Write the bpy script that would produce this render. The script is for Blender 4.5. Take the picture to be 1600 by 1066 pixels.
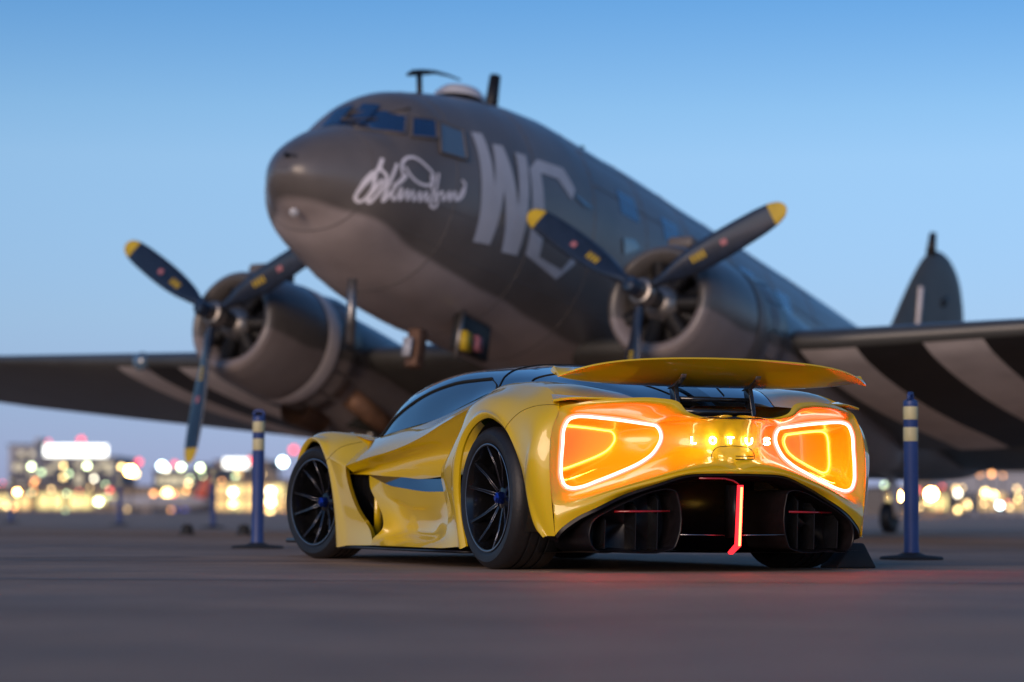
import bpy, bmesh, math, random
import numpy as np
from mathutils import Vector, Matrix
random.seed(7)
R = math.radians
for o in list(bpy.data.objects): bpy.data.objects.remove(o)
SC = bpy.context.scene
COL = SC.collection

# ------------------------------------------------------------------ camera
CAM_H, ROLL, HZ = 0.2925, R(0.3), 800.0
FPX = 85 / 36 * 1600
PITCH = math.atan((HZ - 533) / FPX)
cd = bpy.data.cameras.new('camera'); cam = bpy.data.objects.new('camera', cd); COL.objects.link(cam)
cd.lens = 85; cd.sensor_width = 36; cd.clip_end = 4000; cd.clip_start = 0.1
cam.rotation_mode = 'QUATERNION'
cam.location = (0, 0, CAM_H)
cam.rotation_quaternion = (Matrix.Rotation(math.pi/2 + PITCH, 3, 'X') @ Matrix.Rotation(ROLL, 3, 'Z')).to_quaternion()
cd.dof.use_dof = True; cd.dof.focus_distance = 12.3; cd.dof.aperture_fstop = 1.5
SC.camera = cam

# ------------------------------------------------------------------ sky, sun, exposure
SUN_EL, SUN_AZ = R(15.0), R(205)      # azimuth measured clockwise from +Y: low behind the camera, a little to the left
w = bpy.data.worlds.new('World'); SC.world = w; w.use_nodes = True
nt = w.node_tree; nt.nodes.clear()
sky = nt.nodes.new('ShaderNodeTexSky'); sky.sky_type = 'NISHITA'; sky.sun_disc = False
sky.sun_elevation = SUN_EL; sky.sun_rotation = SUN_AZ
sky.altitude = 0; sky.air_density = 1.0; sky.dust_density = 0.2; sky.ozone_density = 6.0
bg = nt.nodes.new('ShaderNodeBackground'); bg.inputs[1].default_value = 0.15
wo = nt.nodes.new('ShaderNodeOutputWorld')
# dusk haze: the sky's colour cools and turns lavender towards the horizon, the same all round
tcw = nt.nodes.new('ShaderNodeTexCoord'); sep = nt.nodes.new('ShaderNodeSeparateXYZ'); rmp = nt.nodes.new('ShaderNodeValToRGB')
nt.links.new(tcw.outputs['Generated'], sep.inputs[0])
mrw = nt.nodes.new('ShaderNodeMapRange'); mrw.inputs[1].default_value = 0; mrw.inputs[2].default_value = .25; nt.links.new(sep.outputs[2], mrw.inputs[0]); nt.links.new(mrw.outputs[0], rmp.inputs[0])
STOPS = [(0.049, (0.467, 0.437, 0.758)), (0.181, (0.586, 0.5, 0.665)), (0.314, (0.775, 0.625, 0.665)), (0.577, (1.04, 0.81, 0.72)), (0.66, (0.95, 0.80, 0.715)), (0.838, (0.62, 0.68, 0.69))]
el = rmp.color_ramp.elements
el[0].position = STOPS[0][0]; el[0].color = (*STOPS[0][1], 1); el[1].position = STOPS[-1][0]; el[1].color = (*STOPS[-1][1], 1)
for p_, c_ in STOPS[1:-1]:
    e_ = el.new(p_); e_.color = (*c_, 1)
mxw = nt.nodes.new('ShaderNodeMix'); mxw.data_type = 'RGBA'; mxw.blend_type = 'MULTIPLY'; mxw.inputs[0].default_value = 1
nt.links.new(sky.outputs[0], mxw.inputs[6]); nt.links.new(rmp.outputs[0], mxw.inputs[7])
nt.links.new(mxw.outputs[2], bg.inputs[0]); nt.links.new(bg.outputs[0], wo.inputs[0])
ld = bpy.data.lights.new('sun', 'SUN'); ld.energy = 1.4; ld.angle = R(30); ld.color = (1.0, 0.72, 0.52)
sun = bpy.data.objects.new('sun', ld); COL.objects.link(sun)
sd = Vector((math.sin(SUN_AZ)*math.cos(SUN_EL), math.cos(SUN_AZ)*math.cos(SUN_EL), math.sin(SUN_EL)))
sun.rotation_euler = sd.to_track_quat('Z', 'Y').to_euler()
vs = SC.view_settings; vs.view_transform = 'Standard'; vs.look = 'None'; vs.gamma = 1; vs.exposure = 0.25; vs.use_curve_mapping = False
SC.cycles.use_denoising = True; SC.cycles.max_bounces = 8; SC.cycles.sample_clamp_indirect = 6.0
SC.cycles.caustics_reflective = False; SC.cycles.caustics_refractive = False

# ------------------------------------------------------------------ helpers
def tag(o, label=None, cat=None, group=None, kind=None):
    if label: o['label'] = label
    if cat: o['category'] = cat
    if group: o['group'] = group
    if kind: o['kind'] = kind
    return o
def empty(name, loc, rot=(0, 0, 0)):
    o = bpy.data.objects.new(name, None); COL.objects.link(o); o.location = loc; o.rotation_euler = rot; o.empty_display_size = .2
    return o
MATS = {}
def mat(name, col, rough=.5, metal=0, coat=0, emit=None, estr=0, noise=0, nscale=8, bump=0, bscale=60, spec=.5, trans=0, rvar=0, coatr=.03, ior=1.5):
    m = bpy.data.materials.new(name); m.use_nodes = True
    n = m.node_tree.nodes; l = m.node_tree.links; b = n['Principled BSDF']
    b.inputs['Base Color'].default_value = (*col, 1); b.inputs['Roughness'].default_value = rough; b.inputs['Metallic'].default_value = metal
    b.inputs['Coat Weight'].default_value = coat; b.inputs['Coat Roughness'].default_value = coatr; b.inputs['Specular IOR Level'].default_value = spec
    b.inputs['Transmission Weight'].default_value = trans; b.inputs['IOR'].default_value = ior
    if emit: b.inputs['Emission Color'].default_value = (*emit, 1); b.inputs['Emission Strength'].default_value = estr
    if noise or bump or rvar:
        tc = n.new('ShaderNodeTexCoord'); nz = n.new('ShaderNodeTexNoise'); nz.inputs['Scale'].default_value = nscale; nz.inputs['Detail'].default_value = 6
        l.new(tc.outputs['Object'], nz.inputs['Vector'])
        if noise:
            mp = n.new('ShaderNodeMapRange'); mp.inputs[1].default_value = .3; mp.inputs[2].default_value = .7; mp.inputs[3].default_value = 1-noise; mp.inputs[4].default_value = 1+noise
            l.new(nz.outputs[0], mp.inputs[0])
            mx = n.new('ShaderNodeMix'); mx.data_type = 'RGBA'; mx.blend_type = 'MULTIPLY'; mx.inputs[0].default_value = 1
            mx.inputs[6].default_value = (*col, 1); l.new(mp.outputs[0], mx.inputs[7]); l.new(mx.outputs[2], b.inputs['Base Color'])
        if rvar:
            mr = n.new('ShaderNodeMapRange'); mr.inputs[1].default_value = .3; mr.inputs[2].default_value = .7; mr.inputs[3].default_value = max(.02, rough-rvar); mr.inputs[4].default_value = rough+rvar
            l.new(nz.outputs[0], mr.inputs[0]); l.new(mr.outputs[0], b.inputs['Roughness'])
        if bump:
            n2 = n.new('ShaderNodeTexNoise'); n2.inputs['Scale'].default_value = bscale; n2.inputs['Detail'].default_value = 4; l.new(tc.outputs['Object'], n2.inputs['Vector'])
            bp = n.new('ShaderNodeBump'); bp.inputs['Strength'].default_value = bump; bp.inputs['Distance'].default_value = .01
            l.new(n2.outputs[0], bp.inputs['Height']); l.new(bp.outputs[0], b.inputs['Normal'])
    MATS[name] = m
    return m
def glow(name, col, s):
    return mat(name, (.0, .0, .0), .4, emit=col, estr=s)

class MB:
    """collects geometry for one mesh object"""
    def __init__(s): s.v = []; s.f = []; s.sharp = set()
    def add(s, vs, fs):
        k = len(s.v); s.v += [tuple(map(float, p)) for p in vs]; s.f += [tuple(i+k for i in f) for f in fs]; return k
    def grid(s, G, close=False, sharp_rows=(), sharp_cols=()):
        G = np.asarray(G, float); r, c = G.shape[:2]
        fs = []
        for i in range(r-1):
            for j in range(c if close else c-1):
                j2 = (j+1) % c
                fs.append((i*c+j, i*c+j2, (i+1)*c+j2, (i+1)*c+j))
        k = s.add(G.reshape(-1, 3), fs)
        for i in sharp_rows:
            for j in range(c if close else c-1): s.sharp.add(tuple(sorted((k+i*c+j, k+i*c+(j+1) % c))))
        for j in sharp_cols:
            for i in range(r-1): s.sharp.add(tuple(sorted((k+i*c+j, k+(i+1)*c+j))))
        return k
    def box(s, c, d, rot=None):
        hx, hy, hz = d[0]/2, d[1]/2, d[2]/2
        vs = [Vector((x, y, z)) for z in (-hz, hz) for x, y in ((-hx, -hy), (hx, -hy), (hx, hy), (-hx, hy))]
        if rot is not None: vs = [rot @ p for p in vs]
        s.add([p+Vector(c) for p in vs], [(3, 2, 1, 0), (4, 5, 6, 7), (0, 1, 5, 4), (1, 2, 6, 5), (2, 3, 7, 6), (3, 0, 4, 7)])
    def tube(s, pts, r, n=8, close=False, caps=True, flat=None):
        pts = [Vector(p) for p in pts]; L = len(pts); rs = r if hasattr(r, '__len__') else [r]*L
        G = []; up = None
        for i, p in enumerate(pts):
            if close: t = pts[(i+1) % L]-pts[i-1]
            else: t = pts[min(i+1, L-1)]-pts[max(i-1, 0)]
            t.normalize()
            if up is None: up = t.orthogonal().normalized()
            up = (up-t*up.dot(t)).normalized(); sd = t.cross(up)
            G.append([p+(up*math.cos(a)+sd*math.sin(a))*rs[i] for a in [2*math.pi*k/n for k in range(n)]])
        if close: G.append(G[0])
        k = s.grid([[tuple(q) for q in g] for g in G], close=True)
        if caps and not close:
            s.f.append(tuple(range(k, k+n))[::-1]); s.f.append(tuple(range(k+(L-1)*n, k+L*n)))
    def lathe(s, prof, n=32, axis='y', c=(0, 0, 0), sharp=(), a0=0, a1=2*math.pi):
        full = abs(a1-a0-2*math.pi) < 1e-6; G = []
        m = n if full else n+1
        for (r, h) in prof:
            row = []
            for k in range(m):
                a = a0+(a1-a0)*k/n
                if axis == 'y': q = (r*math.cos(a), h, r*math.sin(a))
                elif axis == 'z': q = (r*math.cos(a), r*math.sin(a), h)
                else: q = (h, r*math.cos(a), r*math.sin(a))
                row.append((q[0]+c[0], q[1]+c[1], q[2]+c[2]))
            G.append(row)
        s.grid(G, close=full, sharp_rows=sharp)
    def prism(s, poly, ext):
        """poly: list of 3D points (planar loop), extruded by vector ext"""
        n = len(poly); e = Vector(ext)
        vs = [tuple(p) for p in poly]+[tuple(Vector(p)+e) for p in poly]
        s.add(vs, [tuple(range(n))[::-1], tuple(range(n, 2*n))]+[(i, (i+1) % n, n+(i+1) % n, n+i) for i in range(n)])
    def mirror(s):
        s2 = MB(); s2.v = [(x, -y, z) for x, y, z in s.v]; s2.f = [f[::-1] for f in s.f]; s2.sharp = set(s.sharp); return s2
    def mesh(s, name, m, smooth=True, angle=None):
        me = bpy.data.meshes.new(name); me.from_pydata(s.v, [], s.f)
        if m: me.materials.append(m)
        me.polygons.foreach_set('use_smooth', [smooth]*len(me.polygons))
        if s.sharp:
            for e in me.edges:
                if tuple(sorted(e.vertices)) in s.sharp: e.use_edge_sharp = True
        if angle is not None and smooth:
            bm = bmesh.new(); bm.from_mesh(me); bmesh.ops.remove_doubles(bm, verts=bm.verts, dist=1e-5); bmesh.ops.recalc_face_normals(bm, faces=bm.faces)
            for e in bm.edges:
                if len(e.link_faces) == 2 and e.calc_face_angle(0) > R(angle): e.smooth = False
            bm.to_mesh(me); bm.free()
        me.update(); return me
    def build(s, name, m, parent=None, smooth=True, angle=None, loc=None):
        o = bpy.data.objects.new(name, s.mesh(name, m, smooth, angle)); COL.objects.link(o)
        if parent: o.parent = parent
        if loc is not None: o.location = loc
        return o
def bevel(o, wd=.01, seg=2, ang=30):
    md = o.modifiers.new('bevel', 'BEVEL'); md.width = wd; md.segments = seg; md.limit_method = 'ANGLE'; md.angle_limit = R(ang); md.harden_normals = False
    return o
def copy_tree(o, parent=None):
    c = o.copy(); COL.objects.link(c)
    if parent: c.parent = parent
    for ch in list(o.children): copy_tree(ch, c)
    return c

def spl1(A, n, brk=(), close=False, axis=0):
    """smooth interpolating spline along axis 0 of array A (K,...,3); n samples per segment; brk = indices with a sharp corner"""
    A = np.asarray(A, float)
    if close: A = np.concatenate([A[-2:], A, A[:3]])
    K = len(A)
    h = np.array([np.mean(np.linalg.norm((A[i+1]-A[i]).reshape(-1, 3), axis=1)) for i in range(K-1)])+1e-6
    D = [(A[i+1]-A[i])/h[i] for i in range(K-1)]
    out = []; rng = range(2, K-3) if close else range(K-1)
    for i in rng:
        def tan(k, fwd):
            if k == 0: return D[0]
            if k == K-1: return D[-1]
            if k in brk and not close: return D[k] if fwd else D[k-1]
            return (D[k-1]*h[k]+D[k]*h[k-1])/(h[k]+h[k-1])
        m0 = tan(i, True)*h[i]; m1 = tan(i+1, False)*h[i]
        for q in range(n):
            t = q/n
            out.append((2*t**3-3*t**2+1)*A[i]+(t**3-2*t**2+t)*m0+(-2*t**3+3*t**2)*A[i+1]+(t**3-t**2)*m1)
    if not close: out.append(A[-1])
    return np.array(out)
def patch(G, nr=6, nc=6, br=(), bc=(), close=False):
    G = np.asarray(G, float)
    S = spl1(G, nr, br)
    S = np.swapaxes(spl1(np.swapaxes(S, 0, 1), nc, bc, close), 0, 1)
    return S
# ------------------------------------------------------------------ the yellow sports car
CAR_O = np.array([.766, 12.777, 0.]); CAR_PHI = .4279
_h = np.array([-math.sin(CAR_PHI), math.cos(CAR_PHI), 0]); _l = np.array([-math.cos(CAR_PHI), -math.sin(CAR_PHI), 0])
def P(px, py, **k):
    """direction of a photo pixel met with the car plane u=, v= or w= (u forward from the rear axle, v left, w up)"""
    A, B = px-800, py-533; c, q = math.cos(ROLL), math.sin(ROLL)
    a = (A*c+B*q)/FPX; b = -(-A*q+B*c)/FPX
    r = np.array([a, math.cos(PITCH)-b*math.sin(PITCH), math.sin(PITCH)+b*math.cos(PITCH)])
    M = np.array([_h, _l, [0, 0, 1]]); rr = M@r; cc = M@(np.array([0, 0, CAM_H])-CAR_O)
    i = 'uvw'.index(list(k)[0]); t = (list(k.values())[0]-cc[i])/rr[i]
    return tuple(cc+t*rr)

paint = mat('yellow_paint', (.80, .53, .004), .36, .05, 1.0, noise=.02, nscale=3, coatr=.02)
blackg = mat('gloss_black', (.012, .012, .014), .18, 0, .6, noise=.1)
carbon = mat('satin_carbon', (.010, .008, .009), .30, 0, 0, noise=.3, nscale=40, spec=.22)
rubber = mat('tyre_rubber', (.013, .013, .015), .50, noise=.15, nscale=20, bump=.15, bscale=90)
glassm = mat('tinted_glass', (.012, .016, .022), .04, 0, 1.0, spec=.9, coatr=.01)
rimm = mat('dark_rim', (.03, .03, .034), .22, .8, .5)
rimedge = mat('machined_edge', (.35, .35, .38), .25, 1)
bluem = mat('blue_anodised', (.02, .06, .38), .22, .9)
steel = mat('bare_steel', (.45, .44, .43), .32, 1, noise=.1)
seamm = mat('seam_black_rubber', (.01, .01, .008), .8)  # matt black for seals, seams, wheel wells and tub
gapm = mat('panel_gap', (.10, .065, .006), .7)
ledm = glow('tail_led', (1.0, .050, .040), 36)
ledr = glow('tail_led_halo', (1.0, .14, .10), 3.0)  # emissive rim imitates the red halo round the light rings
redled = glow('red_fog_led', (1.0, .04, .014), 24)
rededge = glow('red_fog_halo', (1.0, .02, .03), 2.2)  # emissive shell imitates the red bloom round the fog light core
ledw = glow('white_letter_led', (1.0, .70, .36), 20)
tunl = glow('tunnel_lamp', (1.0, .62, .12), 22)
glowloopm = glow('amber_glow', (1.0, .52, .08), 4)
redref = mat('red_reflector', (.35, .01, .015), .15, 0, 1)

car = empty('sports_car', tuple(CAR_O), (0, 0, CAR_PHI+math.pi/2))
tag(car, 'low yellow sports car with glowing tail lights and raised rear wing', 'car')

def both(mb, name, m, parent=car, **k):
    return mb.build(name, m, parent, **k), mb.mirror().build(name, m, parent, **k)

# --- rear fender: rings round the wheel arch
RA = [(.33, .955, .112), (.372, .965, .26), (.382, .977, .42), (.345, .985, .55), (.262, .988, .668), (.14, .988, .742), (0, .986, .772), (-.13, .982, .745), (-.235, .975, .686), (-.315, .968, .60), (-.375, .958, .50), (-.41, .948, .40), (-.432, .938, .30), (-.462, .925, .225), (-.53, .912, .176)]
RO = [(.62, .962, .098), (.68, .904, .25), (.78, .888, .40), (.72, .930, .50), (.60, .93, .61), (.52, .905, .72), (.50, .862, .84), (.33, .815, .92), (.10, .805, .94), (-.13, .80, .93), (-.33, .80, .912), (-.49, .825, .87), (-.578, .847, .805), (-.594, .893, .62), (-.594, .905, .40)]
RAa = np.array(RA); ROa = np.array(RO)
# the last inner/outer pairs: run down to the bottom corner of the tail
RA2 = list(RA); RO2 = list(RO)
RA2[10:] = [(-.372, .958, .505), (-.40, .952, .43), (-.418, .946, .36), (-.438, .935, .28), (-.47, .922, .215), (-.53, .912, .176)]
RO2[9:] = [(-.13, .80, .93), (-.38, .803, .906), (-.582, .849, .806), (-.596, .897, .69), (-.603, .912, .55), (-.606, .903, .37), (-.608, .883, .176)]
RA2 = [RA2[0]]+RA2[1:]; RO2 = RO2[:len(RA2)]
n = min(len(RA2), len(RO2)); RA2 = np.array(RA2[:n]); RO2 = np.array(RO2[:n])
bul = np.array([.0, .0, .01, .012, .012, .018, .03, .05, .06, .068, .075, .070, .062, .045, .022, .0, .0])[:n]
rows = [RA2+np.array([0, -.045, 0]) + np.sign(0), RA2+np.array([0, -.003, 0]) - .0, RA2*1.0]
lipc = np.array([0, 0, .364]); rad = RA2-lipc; rad[:, 1] = 0; rad /= np.linalg.norm(rad, axis=1)[:, None]
rows = [RA2+np.array([0, -.016, 0]), RA2+np.array([0, -.005, 0]), RA2+rad*.012+np.array([0, .004, 0])]
for t, k in ((.33, .8), (.66, 1.0)):
    q = RA2*(1-t)+RO2*t; q[:, 1] += bul*k; q[:, 2] += bul*k*.35*(np.array([0]*5+[1]*(n-5))); rows.append(q)
rows.append(RO2)
inn = RO2.copy(); inn[2:7, 1] -= .05; inn[2:7, 0] -= .02; inn[7:11, 1] -= .02; inn[7:11, 2] -= .02; inn[:2, 1] -= .03; inn[11:, 0] += .03
rows.append(inn)
RF = patch(rows, 6, 6, br=(1, 5), bc=())
mb = MB(); mb.grid(RF, sharp_rows=(6, 30)); both(mb, 'rear_fender', paint)
RFC = RF[30]       # crest / ridge / tail edge samples (n-1)*6+1

# shut line across the fender
def surf_line(S, i0, j0, i1, j1, N=24, off=.0015):
    pts = []
    for k in range(N+1):
        a = i0+(i1-i0)*k/N; b = j0+(j1-j0)*k/N
        i = min(int(a), S.shape[0]-2); j = min(int(b), S.shape[1]-2); fa, fb = a-i, b-j
        p = S[i, j]*(1-fa)*(1-fb)+S[i+1, j]*fa*(1-fb)+S[i, j+1]*(1-fa)*fb+S[i+1, j+1]*fa*fb
        pts.append(p+np.array([0, off, off*.3]))
    return pts
mb = MB(); mb.tube(surf_line(RF, 13, 48, 30, 65.5, off=.0004), .0017, 6); both(mb, 'panel_seam', gapm)

# --- belt: from the window edge out to the crest over the door
E_ = [P(540, 728, v=.945), P(575, 715, v=.905), P(600, 708, v=.885), P(630, 697, v=.87), P(660, 682, v=.862), P(690, 663, v=.86), tuple(RO2[6])]
W_ = [(2.30, .70, .725), (2.06, .70, .748), (1.85, .705, .768), (1.52, .712, .79), (1.22, .71, .825), (.93, .695, .88), (.60, .665, .945)]
G = []
E_ = np.array(E_); W_ = np.array(W_)
for t, bu in ((0, 0), (.35, .008), (.75, .010), (1, 0)):
    q = W_*(1-t)+E_*t; q[:, 2] += bu; G.append(q)
q = E_.copy(); q[:, 1] -= .012; q[:, 2] -= .010; G.append(q)
BELT = patch(G, 5, 7, br=(3,)); mb = MB(); mb.grid(BELT, sharp_rows=(15,)); both(mb, 'belt_panel', paint)

# --- door skin under the crest: recessed wall and shelf
cols = []
Eu = E_.copy(); Eu[:, 1] -= .012; Eu[:, 2] -= .010
sh_in = [P(541, 741, v=.89), P(578, 742, v=.845), P(600, 744, v=.832), P(630, 746, v=.832), P(658, 748.5, v=.838), (.80, .82, .49), (.45, .74, .50)]
wall_top = [Eu[i]+np.array([0, -d, -e]) for i, (d, e) in enumerate(((.035, .03), (.05, .035), (.06, .045), (.07, .06), (.085, .09), (.11, .14), (.15, .17)))]
mid = [(np.array(wall_top[i])*.5+np.array(sh_in[i])*.5)+np.array([0, -.008, 0]) for i in range(7)]
DU = patch([Eu, wall_top, mid, sh_in], 6, 7, br=()); mb = MB(); mb.grid(DU); both(mb, 'door_upper', paint)
# shelf and lower door
sh_out = [P(577, 743, v=.848), P(605, 757, v=.857), P(630, 763, v=.866), P(662, 768, v=.878), tuple(RO2[2])]
sh_in2 = [P(576, 742, v=.846), P(600, 744, v=.832), P(630, 746, v=.832), P(658, 748.5, v=.838), (.78, .86, .47)]
mb = MB(); SH = patch([sh_in2, [tuple(np.array(a)*.5+np.array(b)*.5) for a, b in zip(sh_in2, sh_out)], sh_out], 4, 8); mb.grid(SH); 
both(mb, 'door_shelf', glassm)
c0 = [P(577, 743, v=.845), P(579, 764, v=.86), P(590, 787, v=.875), P(598, 808, v=.90), P(598, 825, v=.925), (1.66, .955, .135), (1.64, .975, .100)]
c1 = [sh_out[1], P(612, 778, v=.850), (1.53, .840, .32), (1.50, .836, .235), (1.50, .850, .175), (1.49, .932, .128), (1.48, .978, .098)]
c2 = [sh_out[2], P(645, 792, v=.857), (1.22, .848, .30), (1.20, .845, .225), (1.18, .858, .172), (1.16, .936, .126), (1.15, .978, .098)]
c3 = [sh_out[3], (1.00, .871, .335), (.97, .866, .285), (.95, .866, .225), (.93, .884, .168), (.92, .943, .124), (.92, .978, .098)]
c4 = [tuple(RFC[12])]+[tuple(np.array([np.interp(q, RFC[:13, 2], RFC[:13, k]) for k in range(3)])) for q in (.335, .285, .225, .168, .124)]+[tuple(RFC[0])]
DL = patch(np.swapaxes(np.array([c0, c1, c2, c3, c4]), 0, 1), 6, 10, br=(0, 5)); 
ret = DL[-1].copy(); ret[:, 1] -= .10; ret[:, 2] -= .004
DL = np.concatenate([DL, ret[None]]); mb = MB(); mb.grid(DL, sharp_rows=(30, 36)); both(mb, 'door', paint)

# --- front fender: rings round the front arch, blade behind the wheel
FA = [(2.262, .952, .088), (2.297, .95, .245), (2.33, .95, .36), (2.38, .95, .476), (2.432, .95, .56), (2.505, .95, .635), (2.585, .948, .69), (2.70, .945, .718), (2.82, .94, .70), (2.93, .932, .645), (3.02, .92, .56), (3.07, .905, .44), (3.08, .89, .30), (3.06, .875, .14)]
FO = [(1.64, .962, .098), P(577, 826, v=.945), P(559, 798, v=.947), P(547, 768, v=.947), P(541, 744, v=.946), tuple(E_[0]), tuple((E_[0]+W_[0])/2+np.array([0, 0, .010])), tuple(W_[0]), (2.66, .755, .778), (2.98, .765, .765), (3.22, .75, .69), (3.42, .72, .56), (3.50, .68, .36), (3.50, .66, .14)]
FA = np.array(FA); FO = np.array(FO)
rows = [FA+np.array([0, -.016, 0]), FA+np.array([0, -.006, 0]), FA*1.0]
c_ = np.array([2.70, 0, .3465]); rd = FA-c_; rd[:, 1] = 0; rd /= np.linalg.norm(rd, axis=1)[:, None]; rows[2] = FA+rd*.01+np.array([0, .003, 0])
fb = np.array([0, 0, 0, 0, .004, .012, .03, .045, .05, .045, .045, .04, .03, .01])
for t, k in ((.33, .8), (.66, 1.)):
    q = FA*(1-t)+FO*t; q[:, 1] += fb*k; q[:, 2] += fb*k*.5; rows.append(q)
rows.append(FO)
FF = patch(rows, 6, 7, br=(1,), bc=(5,)); 
mb = MB(); mb.grid(FF, sharp_rows=(6,), sharp_cols=())
# blade edge folds inwards
ed = FF[-1][:36]; e2 = ed.copy(); e2[:, 1] -= .035; e2[:, 0] += .03
mb.grid([ed, e2], sharp_rows=(0,)); both(mb, 'front_fender', paint)
mb = MB(); mb.tube(surf_line(FF, 12, 28, 28, 46, off=.0004), .0017, 6); both(mb, 'panel_seam', gapm)
# intake interior behind the blade
mb = MB()
mb.grid(patch([[P(541, 738, v=.85), P(578, 739, v=.80)], [(2.10, .78, .30), (1.95, .76, .30)], [(2.05, .80, .11), (1.62, .80, .11)]], 4, 4))
mb.grid([[(2.27, .86, .10), (2.27, .74, .10)], [(2.20, .86, .56), (2.20, .72, .56)]])
mb.grid([[(2.27, .94, .105), (2.27, .70, .105)], [(1.60, .94, .105), (1.60, .70, .105)]])
both(mb, 'side_intake', blackg, smooth=False)
mb = MB(); mb.box((1.97, .80, .30), (.012, .05, .38)); both(mb, 'intake_vane', paint)

# --- hood, nose
HB = []
for u, wv, we, wc in ((3.72, .55, .40, .42), (3.62, .62, .50, .53), (3.42, .70, .575, .61), (3.22, .735, .685, .66), (2.98, .75, .762, .70), (2.72, .76, .78, .735), (2.45, .785, .755, .755), (2.24, .75, .715, .75)):
    HB.append([(u, wv, we), (u+.01, wv*.8, (we*.6+wc*.4)-.012), (u+.02, wv*.5, wc-.02), (u+.03, 0, wc)])
HB = np.array(HB); HBm = HB[:, ::-1].copy(); HBm[:, :, 1] *= -1
HBF = np.concatenate([HB, HBm[:, 1:]], axis=1); S = patch(HBF, 5, 5)
mb = MB(); mb.grid(S)
nose = patch([HBF[0], HBF[0]+np.array([.04, 0, -.08]), HBF[0]+np.array([.03, 0, -.18]), HBF[0]*np.array([1, 1.1, 0])+np.array([-.02, 0, .12])], 4, 5); mb.grid(nose)
mb.build('hood', paint, car)
mb = MB(); mb.box((3.45, 0, .10), (.62, 1.5, .03)); bevel(mb.build('front_splitter', carbon, car), .01)

# --- canopy: one dark glass bubble
CA = [[(2.32, .685, .728), (2.55, .56, .752), (2.86, .34, .765), (3.02, 0, .77)],
      [(2.06, .70, .752), (2.20, .615, .862), (2.55, .37, .962), (2.68, 0, .99)],
      [(1.70, .712, .780), (1.82, .61, .955), (2.12, .37, 1.060), (2.20, 0, 1.082)],
      [(1.26, .708, .820), (1.36, .59, 1.015), (1.56, .36, 1.108), (1.62, 0, 1.122)],
      [(.93, .690, .885), (.98, .575, 1.025), (1.08, .35, 1.108), (1.12, 0, 1.122)],
      [(.60, .655, .948), (.60, .555, 1.022), (.62, .33, 1.085), (.62, 0, 1.098)],
      [(.25, .60, .968), (.25, .50, 1.010), (.25, .30, 1.040), (.25, 0, 1.048)],
      [(-.10, .53, .952), (-.10, .44, .975), (-.10, .27, .985), (-.10, 0, .985)],
      [(-.40, .43, .898), (-.40, .36, .905), (-.40, .2, .908), (-.40, 0, .908)],
      [(-.60, .36, .835), (-.60, .30, .835), (-.60, .18, .832), (-.60, 0, .832)]]
CA = np.array(CA); CAm = CA[:, ::-1].copy(); CAm[:, :, 1] *= -1
CF = patch(np.concatenate([CA, CAm[:, 1:]], axis=1), 8, 8)
mb = MB(); mb.grid(CF); canopy = mb.build('canopy', glassm, car)
def cline(pts, r, name, m, off=.002):
    """a line over the canopy through (row, column) positions in control units"""
    out = []
    q = spl1(np.array([(a*8, b*8, 0) for a, b in pts]), 10)
    for a, b, _ in q:
        i = min(int(a), CF.shape[0]-2); j = min(int(b), CF.shape[1]-2); fa, fb = a-i, b-j
        p = CF[i, j]*(1-fa)*(1-fb)+CF[i+1, j]*fa*(1-fb)+CF[i, j+1]*(1-fa)*fb+CF[i+1, j+1]*fa*fb
        out.append(p+np.array([0, off*np.sign(p[1]), off]))
    mbx = MB(); mbx.tube(out, r, 6); ob = mbx.build(name, m, canopy); mb2 = mbx.mirror(); mb2.build(name, m, canopy); return ob
cline([(.35, .05), (1.0, .62), (2.0, .92), (3.0, 1.0), (4.0, .98), (4.35, .97)], .009, 'window_seal', seamm)
cline([(4.35, .97), (4.75, .5), (4.95, .05)], .004, 'window_seam', seamm)
cline([(5.0, .05), (4.75, .9), (4.6, 1.4), (4.55, 3.0)], .0035, 'roof_seam', seamm)
cline([(5.9, .05), (5.75, .7), (6.0, 1.4), (6.8, 1.9), (8.2, 2.2)], .0035, 'cover_seam', seamm)
mb = MB(); mb.grid(CF[40:72:1, 22:27]+np.array([0, 0, .012])); mb.build('spine_cover', blackg, canopy)

# --- deck strip between the canopy and the rear fender crest
i0 = 6*6; cr = RFC[i0:i0+6*5+1]                      # crest from the ridge top to the tail corner
cr = np.array([RO2[6], RO2[7], RO2[8], RO2[9], RO2[10], RO2[11]])
ins = np.array([(.60, .66, .945), (.36, .625, .968), (.10, .575, .964), (-.13, .53, .948), (-.40, .435, .899), (-.60, .365, .838)])
G = []
for t, bu in ((0, 0), (.5, .018), (.93, .004), (1, -.004)):
    q = ins*(1-t)+cr*t; q[:, 2] += bu*np.array([.3, 1, 1, 1, .8, .2]); G.append(q)
mb = MB(); mb.grid(patch(G, 5, 7)); both(mb, 'rear_deck', paint)

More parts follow.
